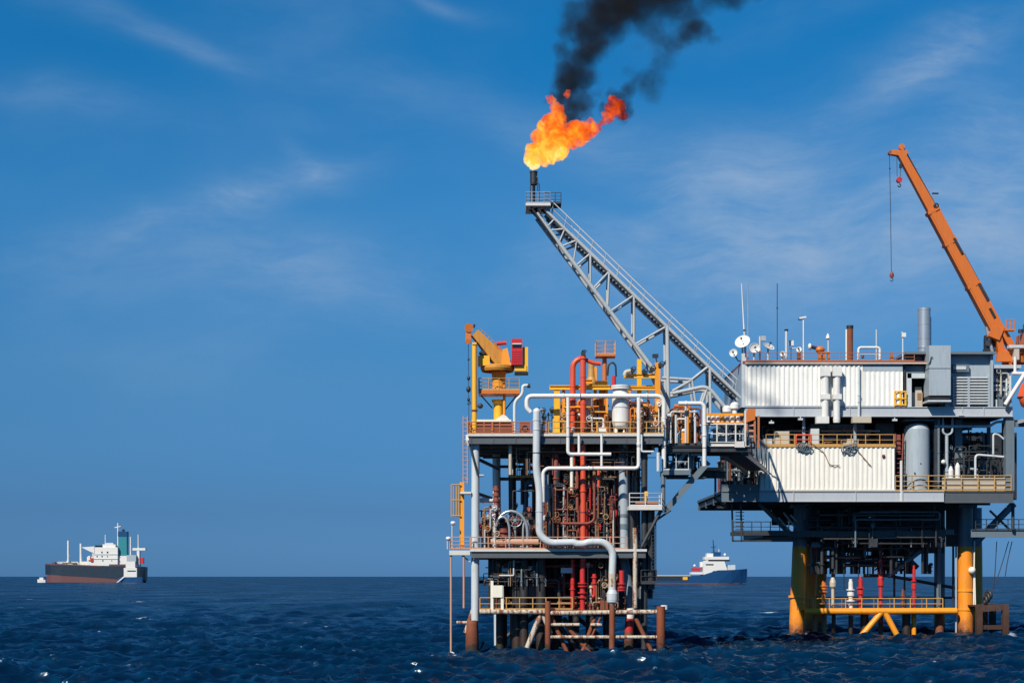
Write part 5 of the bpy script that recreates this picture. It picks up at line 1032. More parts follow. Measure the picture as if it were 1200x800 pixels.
pb = ['dark', 'black', 'pale', 'grey', 'redbrown', 'brown', 'blue_grey', 'beige', 'rust', 'white']
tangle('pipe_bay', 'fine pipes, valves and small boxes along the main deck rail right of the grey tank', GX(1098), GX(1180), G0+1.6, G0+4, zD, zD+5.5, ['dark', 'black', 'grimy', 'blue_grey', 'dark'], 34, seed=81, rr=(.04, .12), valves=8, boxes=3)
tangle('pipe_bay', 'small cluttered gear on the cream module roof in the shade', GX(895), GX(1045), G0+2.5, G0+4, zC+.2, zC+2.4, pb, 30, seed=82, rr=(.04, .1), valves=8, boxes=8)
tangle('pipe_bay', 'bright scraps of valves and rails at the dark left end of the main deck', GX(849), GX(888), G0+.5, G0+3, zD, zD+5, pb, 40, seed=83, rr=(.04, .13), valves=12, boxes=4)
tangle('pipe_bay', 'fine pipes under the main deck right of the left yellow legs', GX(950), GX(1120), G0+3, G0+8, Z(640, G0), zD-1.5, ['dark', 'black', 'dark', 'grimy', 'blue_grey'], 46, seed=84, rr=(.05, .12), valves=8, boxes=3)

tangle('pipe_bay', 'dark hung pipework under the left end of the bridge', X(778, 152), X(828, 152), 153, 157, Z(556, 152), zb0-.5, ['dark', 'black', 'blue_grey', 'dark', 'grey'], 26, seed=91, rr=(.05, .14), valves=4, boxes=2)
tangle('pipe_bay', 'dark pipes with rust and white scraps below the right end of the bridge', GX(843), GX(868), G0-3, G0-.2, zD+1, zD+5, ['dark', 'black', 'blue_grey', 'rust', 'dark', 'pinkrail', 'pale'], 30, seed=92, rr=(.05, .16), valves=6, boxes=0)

# ---------------------------------------------------------------- right end of the upper level: plant house, louvres, stack
ph = thing('plant_house', 'blue grey machinery house with louvres under a dark flat roof, right of the white module', 'module', (GX(1115), G0+4, zU))
MB().box(GX(1062), GX(1167), G0+.1, G0+12, Z(414.5, G0), Z(411.5, G0)).build('roof', 'blue_grey', ph)
MB().box(GX(1063), GX(1085), G0+1.5, G0+11, Z(428, G0), Z(415, G0)).build('wall', 'blue_grey', ph); MB().box(GX(1111), GX(1164.5), G0+1.2, G0+11, zU, Z(414.6, G0)).build('wall', 'grey', ph)
MB().box(GX(1163), GX(1166), G0+.7, G0+1.3, zU, Z(415, G0)).build('corner_post', 'grey', ph); MB().box(GX(1060), GX(1110), G0+4, G0+11, zU, Z(428, G0)).build('wall', 'dark', ph)
MB().box(GX(1063.5), GX(1069), G0+.3, G0+.8, zU, Z(437, G0)).build('post', 'pale', ph); MB().box(GX(1064), GX(1085), G0+.3, G0+.9, Z(442.5, G0), Z(437, G0)).build('lintel', 'pale', ph)
MB().box(GX(1062), GX(1084.5), G0+.6, G0+1.45, Z(437, G0), Z(427.6, G0)).build('fascia', 'blue_grey', ph)
lv = MB().box(GX(1119), GX(1162), G0+1.0, G0+1.19, zU+.1, Z(440.5, G0)).build('louvre_back', 'dark', ph)
n = 9; za, zb_ = zU+.35, Z(442, G0)
for a, b in ((1120.3, 1136), (1138.5, 1160)):
    q = MB(); z = za; q.beam((GX(a), G0+.86, z), (GX(b), G0+.86, z), .3, .13, (0, .55, 1)); many(lv, 'slat', q, (0, 0, z), [(0, 0, za+(zb_-za)*i/n) for i in range(1, n+1)], 'pale')
for a, b in ((1118.5, 1120.3), (1136, 1138.5), (1160, 1162.5)): MB().box(GX(a), GX(b), G0+.68, G0+1.19, zU+.02, Z(440, G0)).build('louvre_frame', 'grey', lv)
MB().box(GX(1118.5), GX(1138), G0+.7, G0+1.19, Z(434.5, G0), Z(426, G0)).build('window_hood', 'blue_grey', ph); MB().box(GX(1118.5), GX(1134), G0+.6, G0+.68, Z(432, G0), Z(428, G0)).build('sign_plate', 'pale', ph)
t = thing('tall_duct_box', 'tall pale grey box duct projecting from the front of the machinery house', 'duct', P(1098, 466, G0-1.2))
MB().box(GX(1085.5), GX(1110.5), G0-1.3, G0+1.15, Z(433, G0), Z(406.5, G0)).build('upper_box', 'grey', t); MB().box(GX(1085.5), GX(1110.5), G0-1.3, G0+1.15, Z(464.5, G0), Z(433.4, G0)).build('lower_box', 'grey', t)
MB().box(GX(1086), GX(1110), G0-1.1, G0+1.1, Z(469.5, G0), Z(464.6, G0)).build('painted_undershadow', 'black', t); MB().box(GX(1084), GX(1111), G0-1.35, G0+1.1, Z(472, G0), Z(470, G0)).build('shelf', 'pale', t); MB().box(GX(1085.2), GX(1110.8), G0-1.33, G0+1.1, Z(433.6, G0), Z(432.7, G0)).build('seam', 'blue_grey', t)  # black block under the box stands in for its bottom edge shadow
MB().tube([P(1087, 428, G0-1.35), P(1090, 424, G0-1.45), P(1091, 418, G0-1.45), P(1093, 418, G0-1.45)], .05, 6, .2).build('lamp_arm', 'dark', t)
t = thing('exhaust_stack', 'fat grey round exhaust stack rising behind the machinery house', 'chimney', P(1083.5, 412, G0+5)); y = G0+5
MB().lathe([(.72, 0), (.72, .5), (.78, .52), (.78, .65), (.74, .67), (.74, 5.0), (.76, 5.02), (.76, 5.3), (.62, 5.3), (.62, 4.6)], (X(1083, y), y, Z(413, y)), UZ, 24).build('flue', 'silver', t); MB().lathe([(.55, 0), (.55, 4.2), (.45, 4.2)], (X(1087.3, y), y+.6, Z(412, y)), UZ, 18).build('second_flue', 'blue_grey', t)
for k in (1.6, 3.3): MB().lathe([(.74, 0), (.765, .01), (.765, .08), (.74, .09)], (X(1083, y), y, Z(413, y)+k), UZ, 24).build('band', 'silver', t)
t = thing('gate_cage', 'small yellow rail gate between the white module and machinery house', 'railing', (GX(1055), G0+.4, zU)); 
for px in (1048.7, 1055, 1061): MB().box(GX(px)-.1, GX(px)+.1, G0-.1, G0+.02, zU, zU+1.75).build('post', 'yellow', t)
for k in (.1, .85, 1.65): MB().box(GX(1048), GX(1062), G0-.16, G0-.105, zU+k, zU+k+.16).build('rail', 'yellow', t)
t = thing('transformer', 'beige stacked cabinets in the recess under the pale lintel', 'cabinet', (GX(1078), G0+1.6, zU)); MB().box(GX(1070), GX(1084.5), G0+1.4, G0+3, zU, Z(458, G0)).build('body', 'beige', t); MB().box(GX(1076), GX(1084), G0+1.5, G0+3, Z(458, G0)+.003, Z(451.5, G0)).build('top_box', 'beige', t); MB().box(GX(1078.5), GX(1083.5), G0+1.36, G0+1.395, Z(467, G0), Z(458.8, G0)).build('door', 'brown', t)
pipe([P(1054, 430, G0+1), P(1055, 448, G0+1), P(1056, 474, G0+1)], .4, 'grey', 'grey bent duct in the gap right of the white module', .5)
tangle('pipe_bay', 'grey valves and boxes stacked at the right end of the upper deck', GX(1167), GX(1188), G0+1, G0+4, zU, zR-.2, ['pale', 'grey', 'blue_grey', 'dark', 'beige'], 16, seed=51, valves=5, boxes=6)
MB().box(GX(1166), GX(1200), G0+1, G0+9, Z(430, G0), Z(426, G0)).build('crane_deck', 'girder2', pp); MB().box(GX(1166.5), GX(1186), G0+2, G0+2.3, Z(445, G0), Z(430.2, G0)).build('back_panel', 'grey', pp)
t = thing('davit_frame', 'white tubular davit frame leaning beside the orange lifeboat', 'davit', (GX(1188), G0-1, zU-.3))
MB().tube([P(1178, 474, G0-.6), P(1202, 436, G0-.6)], .24, 12).build('strut', 'white', t); MB().tube([P(1189.5, 418, G0-.4), P(1189.5, 438, G0-.4)], .18, 10).build('post', 'white', t); MB().tube([P(1186, 437.5, G0-.5), P(1215, 437.5, G0-.5)], .2, 10).build('beam', 'white', t); MB().tube([P(1184, 440, G0-.3), P(1184, 474, G0-.3)], .16, 8).build('post', 'pale', t)
# lifeboat, bow outside the frame
lb_ = thing('lifeboat', 'orange enclosed lifeboat hanging at the right edge of the upper deck', 'lifeboat', (GX(1222), G0-2.2, Z(487, G0)))
cxl, czl = GX(1219), Z(467, G0)
m = MB(); secs = 14; v = []
for i in range(secs+1):
    t_ = i/secs*2-1; w = math.sqrt(max(.0, 1-abs(t_)**4))
    for k in range(16):
        a = 2*math.pi*k/16; hz = 2.2*math.sin(a); hz = hz*(.85 if hz < 0 else 1.0); v.append((cxl+t_*3.3, G0-2.2+1.35*math.cos(a)*max(w, .04), czl+hz*max(w, .04)*(.9 if hz < 0 else 1)))
m.add(v, [(i*16+k, i*16+(k+1) % 16, (i+1)*16+(k+1) % 16, (i+1)*16+k) for i in range(secs) for k in range(16)], True); m.build('hull', 'lifeboat', lb_)
MB().torus((cxl, G0-2.2, czl-.15), 1.0, .001).v
m = MB(); m.tube([(cxl+3.32*math.cos(2*math.pi*k/28), G0-2.2+1.42*math.sin(2*math.pi*k/28), czl-.1) for k in range(29)], .09, 6, cap=False); m.build('fender_rope', 'black', lb_)
MB().box(cxl-1.1, cxl+1.1, G0-2.9, G0-1.5, czl+1.6, czl+2.25).build('canopy', 'lifeboat', lb_)
for k in (-1.6, 0, 1.6): MB().cbox((cxl+k, G0-3.45, czl+.45), (.6, .12, .35)).build('window', 'glass', lb_)
MB().box(GX(1194), GX(1250), G0-3, G0+.5, Z(496, G0), Z(492, G0)).build('boat_stage', 'pale', pp); MB().ibeam((GX(1189), G0+.8, Z(495, G0)), (GX(1250), G0+.8, Z(495, G0)), .4, .8).build('girder', 'blue_grey', pp)

# ---------------------------------------------------------------- roof gear on the white module
ZRR = zR+.3
def mast(name, lb, px, top, r, mat, y=G0+2, cat='mast', extra=None, base=ZRR):
    t = thing(name, lb, cat, (X(px, y), y, base)); MB().cyl((X(px, y), y, base), P(px, top, y), r, 8).build('pole', mat, t); return t
def dish(name, lb, px, py, r, ax, y=G0+1.5, mat='white', stand=True):
    t = thing(name, lb, 'satellite dish', (X(px, y), y, ZRR), None); a = Vector(ax).normalized(); c = P(px, py, y)
    MB().lathe([(0, 0), (r*.35, r*.05), (r*.7, r*.18), (r, r*.4), (r*.97, r*.42), (r*.66, r*.22), (0, r*.06)], c-a*r*.2, a, 20).build('reflector', mat, t)
    MB().cyl(c+a*r*.1, c+a*r*.75, .05, 6).build('feed_arm', 'black', t); MB().ball(c+a*r*.8, .13, 8, 6).build('feed_horn', 'black', t)
    if stand: MB().tube([(X(px, y), y+.3, ZRR), (X(px, y), y+.3, c.z-.2), c-a*r*.2], .1, 8, .2).build('stand', 'pale', t)
    return t
dish('satellite_dish', 'largest white satellite dish at the roof corner facing up and left', 870.5, 401, .92, (-.35, -.75, .5))
t = dish('satellite_dish', 'small round white dish hung outside the left roof corner', 859.5, 413.5, .48, (-.3, -1, .15), stand=False); MB().tube([P(860, 414, G0+1.6), P(865, 423, G0+1.6), P(871, 423, G0+1.6)], .08, 6, .2).build('arm', 'dark', t)
dish('satellite_dish', 'tilted oval white dish pointing up beside the camera post', 900.5, 406.5, .72, (.35, -.55, .75)); dish('satellite_dish', 'white dish with a dark centre just right of the largest dish', 884, 408, .62, (.1, -1, .1), y=G0+1.2)
dish('satellite_dish', 'small white dish low beside the capped vent mast', 917, 414.5, .32, (-.2, -1, .2)); dish('satellite_dish', 'small white dish on the rusted roof post', 936.5, 409.5, .33, (-.5, -1, .3))
t = mast('signal_post', 'white post with a boxy horn beside the oval dish', 890.5, 394, .12, 'white'); MB().cbox(P(894.5, 396.5, G0+2), (.55, .5, .55)).build('horn', 'white', t)
t = thing('whip_antenna', 'tall white whip antenna leaning slightly over the largest dish', 'antenna', (X(874, G0+2), G0+2, ZRR)); MB().tube([(X(874, G0+2), G0+2, ZRR), P(872, 385, G0+2)], .11, 8).build('base', 'pale', t); MB().tube([P(872, 388, G0+2), P(870.8, 366, G0+2), P(869, 332, G0+2)], [.1, .08, .05], 8).build('whip', 'white', t); MB().ball(P(872.2, 387, G0+2), .16, 8, 6).build('joint', 'black', t)
mast('whip_antenna', 'thin grey whip antenna right behind the white leaning one', 876.5, 333, .045, 'grey', G0+4, 'antenna')
t = mast('whip_antenna', 'dark thin whip antenna between the dishes and vent mast', 910.8, 332, .045, 'dark', G0+3, 'antenna'); MB().ball(P(910.8, 361, G0+3), .11, 8, 6).build('joint', 'dark', t)
t = mast('vent_mast', 'grey vent mast with a flat black cap', 921.5, 388, .16, 'pale', G0+.9); MB().lathe([(.16, 0), (.24, .1), (.24, .22), (0, .26)], P(921.5, 388, G0+.9), UZ, 10).build('cap', 'black', t)
t = mast('camera_post', 'short white post with a round camera right of the vent mast', 927, 408, .05, 'white'); MB().cbox(P(927, 402, G0+2), (.55, .5, .6)).build('camera', 'white', t); MB().cyl(P(924, 408, G0+2), P(936, 408, G0+2), .05, 6).build('arm', 'white', t)
t = mast('light_mast', 'slender white mast topped by a flat T shaped lamp', 941.5, 373.5, .08, 'white', G0+1); MB().beam(P(936.5, 373, G0+1), P(944.5, 371.5, G0+1), .4, .2).build('lamp', 'white', t); MB().cbox(P(937.5, 374, G0+1), (.35, .3, .2)).build('ballast', 'dark', t)
t = thing('rust_post', 'squat rusted post behind the roof rail left of the light mast', 'post', (GX(938), G0+1, ZRR)); MB().box(GX(936), GX(940), G0+.8, G0+1.2, ZRR, Z(411, G0)).build('body', 'rust', t)
t = thing('siren', 'orange bulb shaped siren with a white end on an orange stand', 'siren', (GX(966), G0+1, ZRR)); c = P(961, 409.5, G0+1)
MB().ball(c, .46, 14, 10, (1.25, 1, .9)).build('bulb', 'crane', t); MB().cyl(P(951, 406.5, G0+1), P(957, 408, G0+1), .2, 10).build('neck', 'black', t); MB().ball(P(949, 406, G0+1), .32, 10, 8, (.7, 1, 1.2)).build('end_cap', 'white', t)
for px in (962, 967.5, 973): MB().box(GX(px)-.13, GX(px)+.13, G0+.8, G0+1.2, ZRR, Z(412.5, G0)).build('stand', 'orange', t)
MB().box(GX(960.5), GX(974.5), G0+.7, G0+1.3, Z(412.3, G0), Z(411, G0)).build('stand_top', 'orange', t); t2 = thing('barrel', 'cream barrel standing inside the orange siren stand', 'barrel', (GX(965), G0+1, ZRR)); MB().lathe([(0, 0), (.22, .01), (.22, .9), (0, .92)], (GX(965), G0+1.55, ZRR), UZ, 12).build('shell', 'cream', t2)
t = mast('lamp_post', 'short white lamp post with a pointed top over the orange siren', 970.5, 397, .06, 'white', G0+1.6); MB().lathe([(.1, 0), (.26, .1), (.2, .4), (0, .75)], P(970.2, 397.5, G0+1.6), UZ, 10).build('lamp', 'white', t)
t = thing('rust_stack', 'rusted square exhaust stack with a blackened top on the white module roof', 'chimney', (X(996, G0+1.5), G0+1.5, ZRR)); y = G0+1.5
MB().lathe([(.36, 0), (.36, 4.1), (.28, 4.1)], (X(996, y), y, ZRR), UZ, 14).build('flue', 'rust', t); MB().lathe([(.37, 0), (.4, .02), (.4, .36), (.3, .37)], (X(996, y), y, Z(385, y)), UZ, 14).build('burnt_top', 'black', t); MB().cyl((X(991.8, y), y, ZRR), P(991.8, 386, y), .1, 8).build('side_pipe', 'cream', t)
t = thing('pipe_hoop', 'white rounded pipe hoop over the roof right of the rust stack', 'pipe', (X(1018, G0+1), G0+1, ZRR)); MB().tube([(X(1006, G0+1), G0+1, ZRR), P(1006, 407, G0+1), P(1031, 407, G0+1), (X(1031, G0+1), G0+1, ZRR)], .15, 10, .35).build('pipe', 'white', t); MB().cyl(P(1006, 415, G0+1), P(1031, 415, G0+1), .05, 6).build('cross_bar', 'pale', t); MB().ball(P(1011, 418, G0+.8), .2, 8, 6).build('valve', 'black', t)
mast('whip_antenna', 'short pale antenna rod behind the pipe hoop', 1027, 386, .08, 'pale', G0+3, 'antenna'); t = mast('camera_post', 'thin grey mast with a white camera near the machinery house', 1058, 394, .09, 'pale', G0+1.2); MB().cbox(P(1059, 392.5, G0+1.2), (.45, .4, .5)).build('camera', 'white', t); MB().cyl(P(1057.5, 392, G0+1.2), P(1057, 388.5, G0+1.2), .06, 6).build('sensor', 'white', t)
t = thing('rust_post', 'rusted roof post between the pipe hoop and the thin camera mast', 'post', (GX(1047), G0+1, ZRR)); MB().prism([(GX(1044.5), ZRR), (GX(1049.5), ZRR), (GX(1048), Z(411.5, G0)), (GX(1046), Z(411.5, G0))], G0+.7, G0+1.2).build('body', 'railrust', t)

# ---------------------------------------------------------------- big orange boom crane
bc = thing('boom_crane', 'large orange box boom crane raised over the right end of the farther platform', 'crane', (X(1188, G0+5), G0+5, Z(426, G0+5))); YK = G0+5
K = lambda px, py, dy=0: P(px, py, YK+dy)
def taper(a, b, w0, h0, w1, h1):
    a, b = Vector(a), Vector(b); t = (b-a).normalized(); r = Vector((0, 1, 0)); u = t.cross(r)
    v = [a+r*i*w0+u*j*h0 for j in (-1, 1) for i in (-1, 1)]+[b+r*i*w1+u*j*h1 for j in (-1, 1) for i in (-1, 1)]
    return MB().add(v, [(0, 2, 3, 1), (4, 5, 7, 6), (0, 1, 5, 4), (2, 6, 7, 3), (0, 4, 6, 2), (1, 3, 7, 5)])
bm = taper(K(1169, 389), K(1092, 246), .62, .80, .56, .70).build('boom', 'crane', bc)
taper(K(1094, 250), K(1054, 178), .45, .56, .40, .42).build('inner_boom', 'crane', bm)
for (a, b) in (((1158, 352), (1147, 332)), ((1166, 372), (1160, 361)), ((1128, 297), (1118, 279))): taper(K(*a, -.70), K(*b, -.68), .03, .16, .03, .16).build('boom_slot', 'black', bm)
MB().cyl(K(1176, 386, .2), K(1060, 176, .2), .05, 6).build('luffing_rope', 'black', bm); MB().cyl(K(1178, 386, -.2), K(1059, 173, -.2), .045, 6).build('luffing_rope', 'black', bm)
# stripe plates proud on the front face, collars, ladder rail on the back
taper(K(1168, 387.8, -.66), K(1093.5, 248.6, -.60), .03, .34, .03, .3).build('web_plate', 'crane', bm)
for px, py, h_ in ((1093, 248, .8), (1113, 285, .84), (1140, 335, .84)): 
    a = K(px, py); t_ = (K(1054, 178)-K(1169, 389)).normalized(); taper(a-t_*.18, a+t_*.18, .66, h_, .66, h_).build('collar', 'crane', bm)
m = MB(); a, b = K(1175, 383), K(1064, 180); u = (b-a).normalized().cross(Vector((0, 1, 0)))
for k in range(24): p = a.lerp(b, k/23); m.cyl(p, p-u*.25, .04, 5)
m.build('boom_cleat', 'crane', bm); MB().cyl(K(1160, 352, -.5), K(1130, 297, -.5), .05, 6).build('cable', 'black', bm)
MB().lathe([(.2, -.1), (.32, -.08), (.32, .08), (.2, .1)], K(1097, 241, -.6), (0, 1, 0), 14).build('sheave', 'black', bm)
m = MB(); m.cyl(K(1088, 229, .2)-u*.5, K(1092, 231, .2)-u*.9, .1, 6); m.build('cable_guide', 'black', bm)
for a, b in (((1167, 386), (1173, 414)), ((1172, 384), (1188, 412))): taper(K(*a, 0), K(*b, 0), .6, .34, .5, .42).build('boom_foot', 'crane', bm)
MB().cyl(K(1156, 383, .3), K(1163, 412, .3), .22, 10).build('luffing_ram', 'silver', bm)
taper(K(1160, 388, -.2), K(1172, 393, -.2), .6, .7, .6, .7).build('boom_gusset', 'crane', bm)
hd = taper(K(1062, 181), K(1044, 179), .42, .38, .34, .26).build('boom_head', 'crane', bc)
MB().lathe([(0, -.2), (.36, -.2), (.36, .2), (0, .2)], K(1056.5, 172.5), (0, 1, 0), 16).build('top_sheave', 'orange', hd); MB().lathe([(0, -.25), (.27, -.25), (.27, .25), (0, .25)], K(1043.3, 179.5), (0, 1, 0), 14).build('tip_sheave', 'redbrown', hd)
MB().cbox(K(1058, 186), (.3, .5, .35)).build('latch', 'black', hd)
ro = MB().tube([K(1042.3, 181), K(1043.5, 240), K(1044.6, 321)], .04, 6).build('hoist_rope', 'dark', bc); MB().lathe([(.0, 0), (.22, .1), (.26, .45), (.1, .8), (0, .82)], K(1045, 326, 0), UZ, 10).build('hook_ball', 'redbrown', ro); MB().torus(K(1045, 328), .16, .05, (0, 1, 0), 10, 5, 0, 4.7).build('hook', 'black', ro); MB().ball(K(1042.8, 197.5), .1, 8, 6).build('rope_stop', 'black', ro)
ro = MB().tube([K(1051, 184), K(1051.3, 207)], .035, 6).build('hoist_rope', 'dark', bc); MB().tube([K(1055.5, 187), K(1055.2, 207)], .035, 6).build('second_rope', 'dark', ro); MB().lathe([(0, -.24), (.34, -.24), (.34, .24), (0, .24)], K(1053.7, 211), (0, 1, 0), 16).build('hook_block', 'red', ro); MB().torus(K(1053.8, 217.5), .17, .07, (0, 1, 0), 10, 5, 0, 4.7).build('hook', 'black', ro); MB().cbox(K(1055.5, 194.5), (.28, .3, .5)).build('rope_socket', 'black', ro)
MB().lathe([(1.5, 0), (1.5, 1.0), (1.75, 1.05), (1.75, 1.5), (1.4, 1.55)], (X(1189, YK), YK, Z(426, YK)), UZ, 24).build('slew_ring', 'crane', bc)
m = MB().prism([(X(1164, YK), Z(425, YK)), (X(1215, YK), Z(425, YK)), (X(1213, YK), Z(395, YK)), (X(1199, YK), Z(395, YK)), (X(1192, YK), Z(414, YK)), (X(1166, YK), Z(414, YK))], YK-1.3, YK-.7); m.build('machinery_frame', 'crane', bc)
MB().box(X(1195, YK), X(1222, YK), YK-1.8, YK+1.6, Z(420, YK), Z(392, YK)).build('cab', 'crane', bc)
m = MB(); m.cbox(K(1159, 404, .8), (1.1, .8, 1.6)); m.cyl(K(1152, 411, .8), K(1166, 411, .8), .2, 8); m.cbox(K(1156, 397, .5), (.5, .5, .8)); m.build('winch', 'black', bc); MB().cyl(K(1158, 402, .1), K(1158, 402, 1.6), .36, 12).build('drum', 'dark', bc)
pl = MB().box(X(1175, YK), X(1186, YK), YK-1.2, YK-.3, Z(389, YK), Z(387, YK)).build('boom_step', 'orange', bm); railing(bc, [(X(1176, YK), YK-1.1, Z(387, YK)), (X(1185.5, YK), YK-1.1, Z(387, YK))], 'orange', 1.1, .5, (.5,), .05, 0)
MB().box(X(1176, YK), X(1193, YK), YK-2.2, YK-1.35, Z(410.5, YK), Z(407, YK)).build('pale_step', 'pale', bc); MB().box(X(1182, YK), X(1188, YK), YK-2.1, YK-1.4, Z(424, YK), Z(411, YK)).build('hydraulic_tank', 'beige', bc); m = MB(); m.cyl(K(1196, 390, -1), K(1196, 386, -1), .3, 10); m.cyl(K(1199, 392, -1), K(1200, 380, -1), .1, 8); m.build('lamp', 'black', bc)

# ================================================================ SHIPS far off
def hull_strip(parent, name, mat, xs, half, z0s, z1s, yc, flare=None, cap=True):
    """skin between two heights: stations xs, half-beams at the upper and lower edge"""
    n = len(xs); v = []
    for s in (-1, 1):
        for i in range(n): v.append((xs[i], yc+s*half[i]*(flare[i] if flare else 1), z0s[i])); v.append((xs[i], yc+s*half[i], z1s[i]))
    f = []
    for s in (0, 2*n):
        for i in range(n-1): f.append((s+2*i, s+2*i+2, s+2*i+3, s+2*i+1))
    if cap:
        for i in range(n-1): f.append((2*i+1, 2*i+3, 2*n+2*i+3, 2*n+2*i+1))
        f.append((0, 1, 2*n+1, 2*n)); f.append((2*n-2, 2*n-1, 4*n-1, 4*n-2))
    return MB().add(v, f).build(name, mat, parent)
def rot_things(ts, c, ang):
    for t in ts:
        d = t.location-c; t.location = c+Matrix.Rotation(ang, 3, 'Z') @ d; t.rotation_euler.z += ang
# --- tanker
YT = 1929.0; TX = lambda p: X(p, YT); TZ = lambda p: Z(p, YT)
tk = thing('tanker', 'dark hulled tanker with white deckhouse and teal funnel on the left horizon', 'ship', (TX(112), YT, 0))
xs = [TX(p) for p in (53.5, 56, 62, 75, 95, 120, 145, 160, 167, 171.5)]; hb = [2, 5, 9, 11, 11, 11, 11, 10.5, 9, 7]
zd = [TZ(p) for p in (660.5, 660.8, 661, 661.2, 662, 663, 663, 663.5, 663.5, 664)]
zr = [TZ(p) for p in (673, 673, 673.2, 674, 675, 676.5, 678.5, 679.5, 680.2, 680.5)]
hull_strip(tk, 'hull', 'slate', xs, hb, zr, zd, YT, [.6, .8, .95, 1, 1, 1, 1, .97, .9, .7]); hull_strip(tk, 'hull_bottom', 'oxide', [x+(2 if i == 0 else -2 if i == 9 else -1 if i == 8 else 0) for i, x in enumerate(xs)], [h*.98 for h in hb], [-3]*10, [z-.02 for z in zr], YT, None, False)
hull_strip(tk, 'bulwark', 'oxide', xs[:6], [h*1.01 for h in hb[:6]], [z-.7 for z in zd[:6]], [z+.6 for z in zd[:6]], YT, None, False)
def tb(name, mat, x0, x1, y0, y1, w, par=None): return MB().box(TX(x0), TX(x1), YT-w, YT+w, TZ(y1), TZ(y0)).build(name, mat, par or tk)
hs = tb('deckhouse', 'white', 112, 140, 641, 662.5, 9); tb('lower_house', 'white', 104, 111.95, 652, 662.4, 8); tb('side_house', 'cream', 96, 103.9, 657.5, 662.2, 7); tb('monkey_island', 'pale', 124, 134, 635.8, 637.45, 5); tb('house_front', 'pale', 110, 111.97, 646, 651.9, 8.5); tb('deck_ledge', 'pale', 111.5, 140.5, 648.9, 649.5, 9.6); tb('deck_ledge', 'pale', 111.5, 140.5, 654.2, 654.8, 9.6); tb('bridge_deck', 'white', 122, 137, 637.5, 640.97, 7)
for k, (a, b) in enumerate(((646, 648), (651, 652.6), (656, 657.4))):
    for px in [p+rnd.uniform(-1, 1) for p in range(115, 138, 6) if rnd.random() < .7]: MB().box(TX(px), TX(px+rnd.uniform(.9, 2)), YT-9.08, YT-9.01, TZ(b), TZ(a)).build('window', 'glass', hs)
MB().prism([(TX(98), TZ(641)), (TX(113), TZ(640)), (TX(113), TZ(648)), (TX(108), TZ(646))], YT-9.5, YT-4).build('bridge_wing', 'white', tk)
MB().box(TX(113), TX(122), YT-6, YT+6, TZ(640.97), TZ(638.8)).build('wheelhouse', 'glass', tk)
fn = tb('funnel', 'teal', 139.5, 149.5, 628.5, 651, 4.5); tb('funnel_top', 'navy', 139.2, 149.8, 622.5, 628.45, 4.7); MB().cyl(P(144.5, 622.5, YT), P(144.5, 619.8, YT), 1.6, 10).build('flue', 'black', fn)
tb('funnel_base', 'white', 139.9, 150, 651.05, 662, 6); tb('aft_house', 'grey', 150, 161, 650, 662, 7); tb('aft_platform', 'white', 156, 171, 641.8, 644.5, 3); tb('aft_deck_house', 'white', 161, 164, 645, 662, 3); tb('poop', 'oxide', 130, 163, 660.8, 662.9, 9.4); tb('rescue_boat', 'red', 165, 168.5, 653, 660, 2)
tb('boat', 'red', 108.2, 111.9, 653.5, 657.5, 9.6); tb('boat', 'white', 105.5, 108, 651, 656, 9.6)
for px, a, b, r in ((80, 633, 660, 1.25), (94.7, 636.5, 660, 1.35), (138.2, 612.5, 645, .8), (123.4, 626, 638, .5), (153, 628.5, 652, .8), (162, 626, 643, .6)): MB().cyl(P(px, b, YT), P(px, a, YT), r, 10).build('mast', 'white', tk)
MB().cyl(P(134.5, 618, YT), P(141.5, 616.5, YT), .6, 8).build('yard', 'white', tk); MB().box(TX(80), TX(100), YT-4, YT+4, TZ(662), TZ(659.3)).build('manifold', 'beige', tk); tb('fore_house', 'oxide', 62, 66, 658.5, 661, 4); tb('deck_gear', 'white', 100, 112, 659.8, 662.4, 6); MB().cyl(P(78, 660, YT), P(81.2, 650, YT), .7, 8).build('stay', 'white', tk)
tangle('deck_piping', 'tangled deck piping along the tanker between its two white posts and deckhouse', TX(66), TX(111), YT-7, YT+5, TZ(662), TZ(658.2), ['oxide', 'white', 'black', 'beige', 'grey'], 24, seed=61, rr=(.3, .6), valves=0, boxes=6)
# --- crew boat by the tanker's stern
Yb = 1900.0; cb = thing('crew_boat', 'small boat with white wheelhouse lying against the tanker stern', 'boat', (X(153, Yb), Yb, 0)); BX = lambda p: X(p, Yb); BZ = lambda p: Z(p, Yb)
hull_strip(cb, 'hull', 'navy', [BX(p) for p in (138, 144, 152, 162, 167)], [.6, 3, 4, 4, 3.6], [-1.5]*5, [BZ(p) for p in (676.5, 676.3, 676, 675.6, 675.6)], Yb, [.5, .7, .9, .95, .95])
MB().prism([(BX(137.5), BZ(682)), (BX(139), BZ(682)), (BX(147), BZ(675.8)), (BX(145.3), BZ(675.2))], Yb-4.3, Yb-3.9).build('bow_stripe', 'white', cb)
MB().box(BX(145.8), BX(161), Yb-3.3, Yb+3, BZ(675.8), BZ(665)).build('wheelhouse', 'white', cb); MB().box(BX(150), BX(160), Yb-3.38, Yb-3.31, BZ(669.4), BZ(668)).build('window', 'glass', cb); MB().box(BX(148), BX(159), Yb-2.8, Yb+2.6, BZ(664.9), BZ(657.5)).build('upper_house', 'white', cb)
